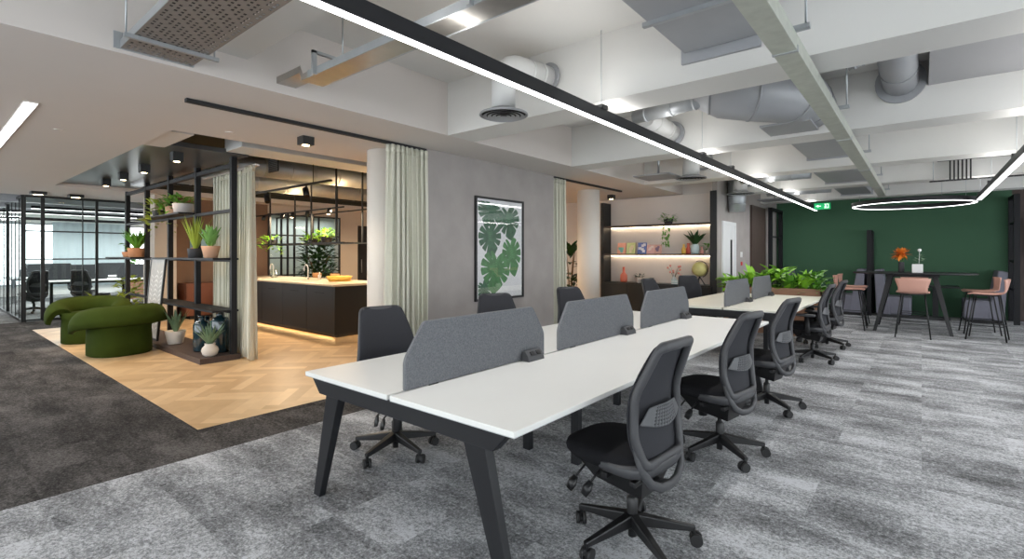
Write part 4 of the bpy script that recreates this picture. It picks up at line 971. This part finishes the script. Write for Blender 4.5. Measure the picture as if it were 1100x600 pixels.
for i, x in enumerate((-12.1, -11.3)):
    o = MB().box(x-.06, x+.06, 2.2, 8.9, 2.9, 3.0).build('cable_tray', 'black_matt'); tag(o, ['black cable tray above the kitchen, farthest from the island', 'black cable tray above the kitchen, next to the second duct'][i], 'cable tray')
# kitchen back glazing
t = thing('glazed_screen', 'black gridded glass screen at the back of the kitchen', 'glass partition', (-13.0, 5.9, 0))
MB().box(-.01, 0, 0, 2.06, 0, 2.5).build('glass_pane', 'glass', t)
for y in (0.02, .35, .52, .7, 1.05, 1.4, 2.04): MB().box(-.02, .03, y-.02, y+.02, 0, 2.5).build('post', 'black', t)
for z in (.02, .9, 1.35, 1.95, 2.48): MB().box(-.02, .028, 0, 2.06, z-.018, z+.018).build('rail', 'black', t)
t = thing('glazed_door', 'narrow black glazed door at the right of the kitchen back wall', 'door', (-13.0, 8.55, 0)); MB().box(-.05, 0, .0, .4, 0, 2.3).build('pane', 'island', t); MB().box(0, .03, 0, .05, 0, 2.3).box(0, .03, .35, .4, 0, 2.3).build('door_frame', 'black', t); MB().box(.03, .06, .09, .11, .9, 1.3).build('handle', 'steel', t)
t = thing('wall_painting', 'blue and peach abstract painting behind the plant shelving', 'picture', (-12.99, 4.25, 1.3))
MB().box(0, .02, -.12, .36, 0, .72).build('canvas', cm((.25, .45, .60)), t); MB().box(.02, .026, -.10, .12, .05, .3).build('brush_patch', cm((.8, .4, .28)), t); MB().box(.02, .025, .0, .3, .5, .65).build('brush_patch', cm((.6, .75, .82)), t)
t = thing('tan_cabinet', 'rust brown sideboard against the kitchen back wall', 'cabinet', (-12.7, 4.6, 0)); MB().box(-.28, .2, -.7, .9, .08, .8).build('body', cm((.16, .055, .03)), t); MB().box(.2, .215, -.69, .09, .09, .79).build('door', cm((.17, .06, .035)), t); MB().box(.2, .215, .11, .89, .09, .79).build('door', cm((.17, .06, .035)), t); MB().box(-.2, .15, -.6, .8, 0, .08).build('plinth', 'black_matt', t)
t = thing('decor_bottle', 'small dark bottle on the rust brown sideboard', 'bottle', (-12.7, 4.2, .8)); MB().lathe([(.05, 0), (.06, .12), (.02, .17), (.02, .24)], 14).build('bottle_body', 'dark_pot', t)
# ================================================================== DISPLAY SHELVING (y = 10.4)
t = thing('display_shelving', 'black display shelving with lit pale back and low black cupboards', 'shelving', (0, 10.1, 0))
XA, XB = -5.60, -3.20
MB().box(XA, XB, .34, .36, .8, ZL-.02).build('back_panel', 'shelf_back', t)
MB().box(XA-.08, XA, 0, .37, 0, 2.62).build('side_panel', 'black', t); MB().box(XB-.03, XB+.095, -.02, 0.012, 0, 2.70).box(XB-.03, XB-.002, .012, .37, 0, 2.70).build('side_panel', 'black', t)
for z in (2.05, 1.42): 
    s = MB().box(XA, XB, .0, .34, z, z+.035).build('shelf', 'dark_wood', t); MB().box(XA+.03, XB-.03, .29, .31, z-.012, z).build('led_strip', 'lamp_shelf', s)
MB().box(XA, XB, -.05, .34, .80, .825).build('counter', 'black', t)
for i in range(4):
    w = (XB-XA)/4; d = MB().box(XA+i*w+.004, XA+(i+1)*w-.004, -.045, -.02, .05, .795).build('door', 'black', t, bevel=.002); MB().box(XA+i*w+.1, XA+i*w+.25, -.055, -.045, .72, .73).build('handle', 'black_matt', d)
MB().box(XA, XB, -.02, .34, .03, .8).build('carcass', 'black_matt', t)
def shx(px, y=10.25):   # place by bearing along the shelf
    q = (px-550)/534.8; dep = y/(.6354*q+.7722); return dep*(.7722*q-.6354)
zs, zc = 1.455, .825
cards = [(667, (.75, .35, .25), (.2, .5, .45), 'orange and teal'), (677, (.6, .65, .3), (.8, .7, .5), 'yellow-green'), (689, (.12, .18, .45), (.75, .75, .8), 'navy blue'), (698, (.75, .45, .42), (.85, .7, .65), 'pink'), (706, (.7, .42, .35), (.3, .2, .3), 'rose and plum')]
for px, c1, c2, l in cards:
    x = shx(px, 10.22); t = thing('display_book', '%s covered book propped face out on the lit shelf' % l, 'book', (x, 10.24, zs), 0, 'books on the lit shelf')
    w = .10 if px < 692 else .08; hh = .25 if px < 692 else .20
    m = MB(); m.at(0, 0, 0, 0, -.15); m.box(-w, w, -.01, .015, .0, hh); m.build('cover', cm(c1), t)
    m = MB(); m.at(0, 0, 0, 0, -.15); rr_ = random.Random(px)
    for k_ in range(6):
        a1, b1 = rr_.uniform(-w*.85, w*.3), rr_.uniform(.02, hh*.7); m.box(a1, a1+w*.6, -.0125, -.01, b1, b1+hh*.22)
    m.build('cover_print', cm(c2), t)
def vase(label, px, z, prof, m, y=10.22, cat='vase', name='vase'):
    t = thing(name, label, cat, (shx(px, y), y, z)); MB().lathe(prof, 20).build('body', m, t); return t
vase('yellow bottle on the lit shelf beside the red one', 734.5, zs, [(.045, 0), (.05, .1), (.02, .15), (.02, .2)], cm((.8, .5, .1)), cat='bottle', name='bottle')
vase('red bottle on the lit shelf', 739.5, zs, [(.045, 0), (.05, .1), (.025, .15), (.03, .22)], cm((.65, .12, .08)), cat='bottle', name='bottle')
potted('potted_plant', 'broad dark-green leaves in a pale blue vase on the lit shelf', (shx(746.5, 10.22), 10.22, zs), [(.07, 0), (.085, .05), (.085, .17), (.06, .2), (.05, .2)], cm((.55, .68, .70)), lambda f, z: spikes(f, (0, 0, z-.03), 20, .34, .09, .9, R, tip=.7), 'leaf_dark')
vase('small pink vase on the lit shelf', 754, zs, [(.03, 0), (.035, .06), (.015, .1), (.018, .15)], cm((.8, .4, .35)))
potted('potted_plant', 'small leafy pot at the right end of the lit shelf', (shx(760, 10.22), 10.22, zs), pot_profile(.04, .055, .1), 'white_pot', lambda f, z: bush(f, (0, 0, z), 26, .1, .14, .1, .05, R), 'leaf')
potted('trailing_plant', 'trailing plant spilling over the top shelf', (shx(719, 10.15), 10.10, 2.085), pot_profile(.08, .1, .1), 'dark_pot', lambda f, z: (bush(f, (0, 0, z-.04), 60, .15, .15, .1, .04, R), [leaf(f, (R.uniform(-.08, .06), -.13+R.uniform(-.02, .02), -.02-R.random()*.42), (R.uniform(-1, 1), -.3, R.uniform(-.8, .2)), .07, .03) for _ in range(70)]), 'leaf')
vase('red ribbed bottle vase on the black counter', 670, zc, [(.07, 0), (.08, .05), (.075, .16), (.03, .22), (.025, .33), (.035, .34)], cm((.62, .16, .10)))
potted('potted_bonsai', 'tiny bonsai on the black counter', (shx(686.5, 10.2), 10.2, zc), pot_profile(.04, .05, .08), 'grey_pot', lambda f, z: bush(f, (0, 0, z+.06), 40, .09, .08, .06, .04, R), 'leaf_dark')
vase('small grey cup on the black counter', 700, zc, pot_profile(.05, .05, .11), 'plastic_grey', cat='cup', name='cup')
t = thing('flower_vase', 'glass vase of pink dried flowers on the black counter', 'flowers', (shx(724, 10.2), 10.2, zc)); MB().lathe([(.05, 0), (.055, .1), (.02, .15), (.02, .19)], 16, cap1=False).build('vase_body', cm((.55, .6, .6), .1), t)
m = MB(); mm = MB()
for i in range(9):
    a = i*2.4; q = V((.13*math.cos(a), .06*math.sin(a), .30+.08*math.sin(i*1.7))); m.tube([(0, 0, .1), q*.6+V((0, 0, .08)), q], .003, 4); mm.ball(q, .024, 8, 6)
m.build('stalks', 'stem', t); mm.build('blooms', cm((.75, .30, .25)), t)
for i, (dz, c) in enumerate(((0, (.05, .35, .36)), (.04, (.1, .45, .45)))):
    t = thing('book', ['teal book at the bottom of the stack on the black counter', 'lighter teal book on top of the stack on the black counter'][i], 'book', (shx(730.5, 10.18), 10.2, zc+dz), 0, 'stacked teal books on the counter'); MB().box(-.16, .16, -.09, .09, 0, .038).build('cover', cm(c), t, bevel=.003); MB().box(-.155, .155, -.093, -.09, .006, .032).build('page_block', 'white_gloss', t)
vase('tiny pink ornament on the teal books', 731, zc+.08, [(.04, 0), (.045, .03), (.015, .08), (.01, .13)], cm((.8, .35, .35)), y=10.2, cat='ornament', name='ornament')
t = thing('globe', 'pale gold globe on a dark stand on the black counter', 'globe', (shx(751.5, 10.2), 10.2, zc))
MB().ball((0, 0, .32), .15, 24, 16).build('sphere', mat('globe_map', (.62, .56, .22), .45, vary=.45, scale=7), t)
MB().tube([(.17*math.cos(a_/10*PI-PI/2+.4), 0, .32+.17*math.sin(a_/10*PI-PI/2+.4)) for a_ in range(11)], .007, 6, N=(0, 1, 0)).build('meridian', 'dark_pot', t)
m = MB()
for a_ in (0, 2.1, 4.2): m.tube([(0, 0, .17), (.11*math.cos(a_), .1*math.sin(a_), 0)], .009, 6)
m.build('stand', 'dark_pot', t)
# tall plant behind column two
t = thing('tall_house_plant', 'tall fan-leaved plant between the second curtain and the white column', 'plant', (-6.05, 9.4, 0)); MB().lathe(pot_profile(.18, .22, .35), 20).build('pot', 'dark_pot', t)
m = MB(); stems(m, (0, 0, .3), 4, .12, 1.4, R, .015); m.build('trunk', 'stem', t)
m = MB()
for k_ in range(22):
    a_ = k_*2.4; leaf(m, (0, 0, 1.35+.2*R.random()), (math.cos(a_)*.6, math.sin(a_)*.6, R.uniform(.3, 1.2)), .5, .11, .3)
bush(m, (0, 0, .5), 40, .2, .8, .28, .12, R); m.build('foliage', 'leaf_dark', t)
# ================================================================== FAR AREA
# white door in grey side wall
t = thing('door_1', 'white door with narrow vision panel in the grey side wall', 'door', (-3.10, 10.40, 0)); t.scale = (1, .86, 1); t['kind'] = 'structure'
MB().box(0, .03, 0, .08, 0, 2.12).box(0, .03, .97, 1.05, 0, 2.12).box(0, .03, .08, .97, 2.05, 2.12).build('door_frame', 'white_door', t)
MB().box(.0, .018, .08, .97, 0, 2.05).build('door_leaf', 'white_door', t); MB().box(.018, .022, .60, .74, .6, 1.75).build('vision_panel', 'island', t); MB().tube([(.03, .88, .95), (.07, .88, .95), (.07, .77, .95)], .01, 8).build('handle', 'steel', t)
o = MB().box(-3.10, -3.08, 11.75, 11.83, 1.2, 1.28).build('call_point', cm((.6, .05, .05))); tag(o, 'small red fire call point beside the white door', 'call point')
o = MB().box(-3.10, -3.085, 11.72, 11.84, 1.38, 1.5).build('light_switch', 'white_gloss'); tag(o, 'white switch plate above the red call point', 'switch')
o = MB().box(-3.10, -3.05, 12.52, 13.80, 0, 2.6).build('timber_panel', 'dark_wood'); tag(o, 'tall dark brown timber panel between door wall and green wall', 'wall panel')
def tall_frame(label, x, y, w, H, shelves):
    t = thing('steel_frame', label, 'frame', (x, y, 0))
    for a in (0, w): MB().box(-.045, .045, a-.045, a+.045, 0, H).build('post', 'frame_grey', t)
    MB().box(-.045, .045, 0, w, H-.07, H).build('rail', 'frame_grey', t)
    for z in shelves: MB().box(-.03, .03, 0, w, z-.02, z+.02).build('rail', 'frame_grey', t)
tall_frame('dark steel frame between door wall and green wall', -2.98, 14.0, 1.2, 2.64, (1.0, 1.9)); tall_frame('low dark steel frame between the booths', -.96, 14.5, .72, 2.02, (.9, ))
tall_frame('full-height dark steel frame right of the green wall', 1.50, 14.4, .82, 2.68, (.7, 1.3, 2.1))
t = thing('wall_shelf', 'brown timber bay with leaning boards at the far right', 'shelf', (1.75, 14.9, 0)); MB().box(0, 1.6, 0, .36, 1.42, 1.46).build('shelf', 'dark_wood', t)
for k_ in range(3): MB().hull8([(.12+k_*.1, .1, 1.46), (.16+k_*.1, .1, 1.46), (.16+k_*.1, .3, 1.46), (.12+k_*.1, .3, 1.46)], [(.0+k_*.1, .1, 2.2), (.04+k_*.1, .1, 2.2), (.04+k_*.1, .3, 2.2), (.0+k_*.1, .3, 2.2)]).build('leaning_board', 'walnut', t)
# planter trough
PX0, PX1, PY0, PY1, PH = -2.95, -1.32, 9.98, 10.38, .84
t = thing('planter_trough', 'long walnut planter trough behind the cream bench', 'planter', (0, 0, 0))
m = MB(); m.box(PX0, PX1, PY0, PY0+.03, 0, PH); m.box(PX0, PX1, PY1-.03, PY1, 0, PH); m.box(PX0, PX0+.03, PY0, PY1, 0, PH); m.box(PX1-.03, PX1, PY0, PY1, 0, PH); m.build('boards', 'walnut', t, bevel=.003)
MB().box(PX0+.03, PX1-.03, PY0+.03, PY1-.03, .05, PH-.06).build('soil', 'soil', t)
kinds = [('leaf_lime', 'lime', 'bush'), ('leaf', 'mid green', 'arch'), ('leaf_lime', 'lime arching', 'arch'), ('leaf', 'glossy green', 'bush')]
places = ['at the left end', 'second from the left', 'third from the left', 'left of the middle', 'right of the middle', 'third from the right', 'second from the right', 'at the right end']
for i in range(8):
    x = PX0+.12+i*(PX1-PX0-.24)/7; fm, l, kd = kinds[i % 4]
    tt = thing('trough_plant', '%s leafy plant %s of the walnut trough' % (l, places[i]), 'plant', (x, 10.18, PH-.07), 0, 'plants in the walnut trough')
    f = MB(); sh = [.6, .8, 1.15, .9, 1.1, .8, .95, .9][i]
    if kd == 'bush': bush(f, (0, 0, 0), 85, .18, .40*sh, .20, .09, R, trail=.05)
    else:
        spikes(f, (0, 0, 0), 24, .54*sh, .11, .75, R, droop=.42, tip=.7)
        bush(f, (0, 0, 0), 25, .14, .2, .15, .07, R)
    f.build('foliage', fm, tt); s = MB(); stems(s, (0, 0, 0), 5, .1, .25*sh, R, .005); s.build('stalks', 'leaf_dark', tt)
# high table
t = thing('high_table', 'dark high meeting table with angled legs before the green wall', 'table', (-.14, 12.2, 0))
MB().layers(srect(.93, .62, 2.7, 56), [(.985, .985, 1.075), (1, 1, 1.085), (1, 1, 1.098), (.99, .99, 1.102)], False).build('tabletop', 'desk_frame', t)
for sx in (-1, 1):
    for sy in (-1, 1):
        xt, xf, yt, yf = sx*.32, sx*.55, sy*.30, sy*.52; q = .026; p = .042
        MB().hull8([(xf-q, yf-q, 0), (xf+q, yf-q, 0), (xf+q, yf+q, 0), (xf-q, yf+q, 0)], [(xt-p, yt-p, 1.07), (xt+p, yt-p, 1.07), (xt+p, yt+p, 1.07), (xt-p, yt+p, 1.07)]).build('leg', 'desk_frame', t)
MB().box(-.4, .4, -.03, .03, 1.01, 1.07).build('under_beam', 'desk_frame', t); MB().box(-.54, .54, -.03, .03, .22, .27).build('foot_rail', 'desk_frame', t)
for sx in (-1, 1): MB().box(sx*.50-.02, sx*.50+.02, -.47, .47, .22, .265).build('foot_rail', 'desk_frame', t)
t = thing('flower_vase', 'dark vase of orange flowers on the high table', 'flowers', (-.30, 12.05, 1.102)); MB().lathe([(.04, 0), (.045, .01), (.045, .19), (.04, .2)], 18).build('vase_body', 'dark_pot', t)
m = MB()
for i in range(120):
    a_ = R.uniform(0, 2*PI); e_ = R.uniform(-.9, 1.8); leaf(m, (0, 0, .34), (math.cos(a_), math.sin(a_), e_), R.uniform(.1, .19), .06, .1, 4)
m.build('blooms', 'orange', t); m = MB(); stems(m, (0, 0, .15), 6, .08, .18, R, .004); m.build('stalks', 'leaf', t)
t = thing('cube_pot', 'white cube pot with a small plant on the high table', 'plant', (-.06, 12.0, 1.102)); MB().box(-.08, .08, -.08, .08, 0, .16).build('pot', 'white_gloss', t, bevel=.008); m = MB(); bush(m, (.02, 0, .16), 20, .05, .18, .09, .04, R); m.build('foliage', 'leaf_blue', t)
m = MB(); m.ball((.03, 0, .42), .03, 10, 8); m.tube([(.02, 0, .16), (.03, 0, .4)], .004, 5); m.build('white_bloom', 'white_gloss', t)
# pink stools
def make_stool():
    t = thing('high_stool', 'x', 'stool')
    prof = [(.20, .735), (.16, .748), (.05, .742), (-.08, .740), (-.155, .750), (-.195, .785), (-.215, .84), (-.228, .90), (-.240, .965), (-.245, 1.0)]
    wd = [.185, .205, .205, .20, .192, .178, .175, .190, .208, .212]
    def fn(u, v):
        f = v*(len(prof)-1); j = min(len(prof)-2, int(f)); r = f-j
        y = prof[j][0]*(1-r)+prof[j+1][0]*r; z = prof[j][1]*(1-r)+prof[j+1][1]*r; w = wd[j]*(1-r)+wd[j+1]*r; s = u*2-1
        cur = .05*max(0, (v-.55)/.45)
        return (s*w, y+cur*s*s, z+.018*s*s*(1 if v < .5 else 0))
    MB().grid(fn, 10, 27).build('seat_shell', 'pink_ply', t, solid=.014)
    P0 = [(-.14, -.13), (.14, -.13), (.14, .13), (-.14, .13)]; P1 = [(-.21, -.22), (.21, -.22), (.21, .22), (-.21, .22)]
    for (a_, b_), (c_, d_) in zip(P0, P1): MB().tube([(a_, b_, .732), (c_, d_, 0)], .0095, 8).build('leg', 'black', t)
    k_ = (.732-.24)/.732; r = [(a_+(c_-a_)*k_, b_+(d_-b_)*k_, .24) for (a_, b_), (c_, d_) in zip(P0, P1)]
    for i in range(4): MB().tube([r[i], r[(i+1) % 4]], .007, 6).build('foot_rest', 'black', t)
    MB().box(-.15, .15, -.14, .14, .722, .733).build('seat_frame', 'black', t)
    return t
st = make_stool(); us = [False]; G = 'pink high stools around the dark high table'
for x, y, rz, l in ((-1.08, 11.72, -R90, 'pink-shelled high stool at the left end of the high table, nearer the camera'),
                    (-1.10, 12.62, -R90, 'pink-shelled high stool at the left end of the high table, farther back'),
                    (-.12, 11.22, 0, 'pink-shelled high stool with its back to the camera at the middle of the high table'),
                    (-.12, 13.18, PI, 'pink-shelled high stool behind the middle of the high table'),
                    (.86, 11.66, R90-.15, 'pink-shelled high stool at the right end of the high table, nearer the camera'),
                    (.82, 12.50, R90+.1, 'pink-shelled high stool at the right end of the high table, farther back')):
    o = place(st, us, (x, y, 0), rz, l, G); o.scale = (1.14, 1.14, 1.03)
# booths
def booth(label, x, y, face):
    t = thing('booth_sofa', label, 'sofa', (x, y, 0), 0, 'grey booth sofas along the green wall')
    f = face
    MB().box(f*.02, f*.62, -.412, .412, .062, .47).build('seat', 'booth', t, bevel=.03)
    MB().hull8([(-f*.02 if f > 0 else .0, -.42, .06), (f*.26, -.42, .06), (f*.26, .42, .06), (-f*.02 if f > 0 else .0, .42, .06)][::(1 if f > 0 else -1)],
               [(-f*.06, -.42, 1.08), (f*.09, -.42, 1.10), (f*.09, .42, 1.10), (-f*.06, .42, 1.08)][::(1 if f > 0 else -1)]).build('backrest', 'booth', t, bevel=.02)
    MB().box(f*.03, f*.58, -.38, .38, 0, .06).build('plinth', 'black_matt', t)
booth('grey booth sofa backing onto the low steel frame from the left, behind the left stools', -1.10, 14.82, -1)
booth('grey booth sofa right of the low steel frame, behind the dark vase', -.80, 14.82, 1)
booth('grey booth sofa with high back against the right steel frame', 1.32, 14.82, -1)
booth('grey booth sofa facing left booth, behind the plant trough', -2.75, 14.82, 1)
t = thing('booth_table', 'small dark pedestal table between the booth sofas', 'table', (.24, 14.75, 0)); MB().box(-.40, .40, -.4, .4, .71, .74).build('tabletop', 'desk_frame', t, bevel=.004); MB().box(-.05, .05, -.05, .05, .02, .71).build('pedestal', 'desk_frame', t); MB().box(-.25, .25, -.25, .25, 0, .02).build('foot', 'desk_frame', t)
# ================================================================== OFFICE FURNITURE BEHIND GLASS
def office_bench(label, x, y, L):
    t = thing('office_bench', label, 'desk', (x, y, 0)); MB().box(-.8, .8, 0, L, .715, .74).build('desktop', 'desk_white', t)
    for yy in (.1, L/2, L-.1):
        for sx in (-1, 1): MB().box(sx*.6-.05, sx*.6+.05, yy-.03, yy+.03, 0, .715).build('leg', 'desk_frame', t)
    MB().box(-.6, .6, .1, L-.1, .66, .70).build('frame', 'desk_frame', t)
office_bench('white bench desk just inside the glazed office', -18.2, 2.3, 6.0); office_bench('white bench desk nearest the windows of the glazed office', -21.4, 1.9, 6.0)
for i, (x, y) in enumerate(((-18.2, 2.4), (-18.2, 3.9), (-18.2, 5.6), (-21.4, 2.2), (-21.4, 3.9))):
    o = MB(); o.at(x, y, 0); poly = rpoly([(0, .744), (0, .95), (.12, 1.16), (1.18, 1.16), (1.3, .95), (1.3, .744)], .05, 4); o.prism(poly, 'x', -.015, .015)
    tag(o.build('desk_screen', 'felt_dark'), 'charcoal desk screen in the glazed office, ' + ['left on the nearest bench', 'second on the nearest bench', 'third on the nearest bench', 'left on the window bench', 'second on the window bench'][i], 'desk screen', 'charcoal screens in the glazed office')
G2 = 'black task chairs in the glazed office'
for x, y, rz, l in ((-17.0, 2.0, R90+.4, 'black task chair in the glazed office beside the corner post'), (-17.0, 2.95, R90-.6, 'black task chair in the glazed office behind the glass door'), (-19.6, 3.3, -R90+.4, 'black task chair on the far side of the nearest office bench')):
    place(ch, used, (x, y, 0), rz, l, G2)
cabs = [(-15.3, 3.0, 'grey cylindrical bin just inside the glazed office')]
for x, y, l in cabs:
    t = thing('office_bin', l, 'bin', (x, y, 0)); MB().lathe([(.16, 0), (.19, .5), (.18, .5), (.17, .45)], 20).build('body', 'plastic_grey', t); MB().lathe([(.192, .5), (.18, .52), (.1, .525)], 20, cap0=False).build('lid', 'plastic_black', t)
def wood_planter(label, x0, x1, y0, y1, h, n, fm='leaf'):
    t = thing('wooden_planter', label, 'planter', ((x0+x1)/2, (y0+y1)/2, 0)); a, b = (x1-x0)/2, (y1-y0)/2
    MB().box(-a, a, -b, b, 0, h).build('box', 'walnut', t)
    for i in range(n):
        tt = thing('planter_plant', 'leafy plant in the %s, %s' % (label, ['nearest', 'next along', 'middle', 'farther along', 'farthest'][i % 5]), 'plant', ((x0+x1)/2+(-a+.15+(2*a-.3)*i/max(1, n-1) if a > b else 0), (y0+y1)/2+(-b+.15+(2*b-.3)*i/max(1, n-1) if b > a else 0), h), 0, 'leafy plants in the '+label)
        f = MB(); bush(f, (0, 0, 0), 60, .16, .35, .18, .08, R, trail=.1); f.build('foliage', fm, tt)
wood_planter('wooden planter box at the far left edge', -16.9, -15.4, .85, 1.2, .85, 3)
wood_planter('low planter behind the office benches', -20.2, -19.9, 4.6, 7.6, 1.0, 5)

# ================================================================== LIGHT, WORLD, CAMERA
W = bpy.data.worlds.new('sky'); bpy.context.scene.world = W; W.use_nodes = True
W.node_tree.nodes['Background'].inputs[0].default_value = (.90, .96, 1, 1); W.node_tree.nodes['Background'].inputs[1].default_value = 4.2
def area(name, loc, sx, sy, power, col=(1, 1, 1), rot=(0, 0, 0)):
    L = bpy.data.lights.new(name, 'AREA'); L.shape = 'RECTANGLE'; L.size = sx; L.size_y = sy; L.energy = power; L.color = col
    o = bpy.data.objects.new(name, L); C.objects.link(o); o.location = loc; o.rotation_euler = rot; return o
area('pendant_down', (-2.03, 7.3, 2.52), .05, 13.8, 60, (1, .98, .96)); area('pendant_up', (-2.03, 7.3, 2.64), .04, 13.8, 22, (1, .98, .95), (PI, 0, 0))
area('pendant_down', (.78, 7.8, 2.39), .05, 8.3, 35, (1, .98, .96)); area('pendant_up', (.78, 7.8, 2.50), .04, 8.3, 14, (1, .98, .95), (PI, 0, 0))
area('strip_down', (-9.4, .66, 2.70), 7, .07, 60, (1, .96, .92))
for x, y, p in ((-10.6, 5.2, 60), (-8.6, 5.2, 60), (-7.2, 6.8, 40), (-11, 7.8, 40)): area('kitchen_lamp', (x, y, 2.28), .25, .25, p, (1, .76, .50))
area('kitchen_glow', (-9.4, 5.4, 2.55), 3.5, .2, 22, (1, .68, .36), (PI, 0, 0))
area('glazing_backlight', (-13.9, 7.3, 2.5), .3, 2.4, 22)  # added light without a fixture, brightens the kitchen glazing from behind
area('island_glow', (-10, 4.68, .05), 4.4, .03, 4, (1, .6, .25), (-.9, 0, 0))
for i in range(3): area('office_lamp', (-17.5-2*i, 5, 2.5), .1, 8, 160, (1, 1, 1))
cam = bpy.data.cameras.new('camera'); co = bpy.data.objects.new('camera', cam); C.objects.link(co)
co.location = (0, 0, 1.44); co.rotation_euler = (PI/2, 0, math.radians(39.45))
cam.sensor_width = 36; cam.lens = 534.8/1100*36; cam.shift_y = -(300-273.3)/1100; cam.clip_start = .05; cam.clip_end = 200
sc = bpy.context.scene; sc.camera = co
sc.view_settings.view_transform = 'Standard'; sc.view_settings.look = 'None'; sc.view_settings.gamma = 1; sc.view_settings.use_curve_mapping = False
sc.view_settings.exposure = .32
sc.cycles.use_denoising = True; sc.cycles.max_bounces = 8; sc.cycles.diffuse_bounces = 5; sc.cycles.transparent_max_bounces = 12
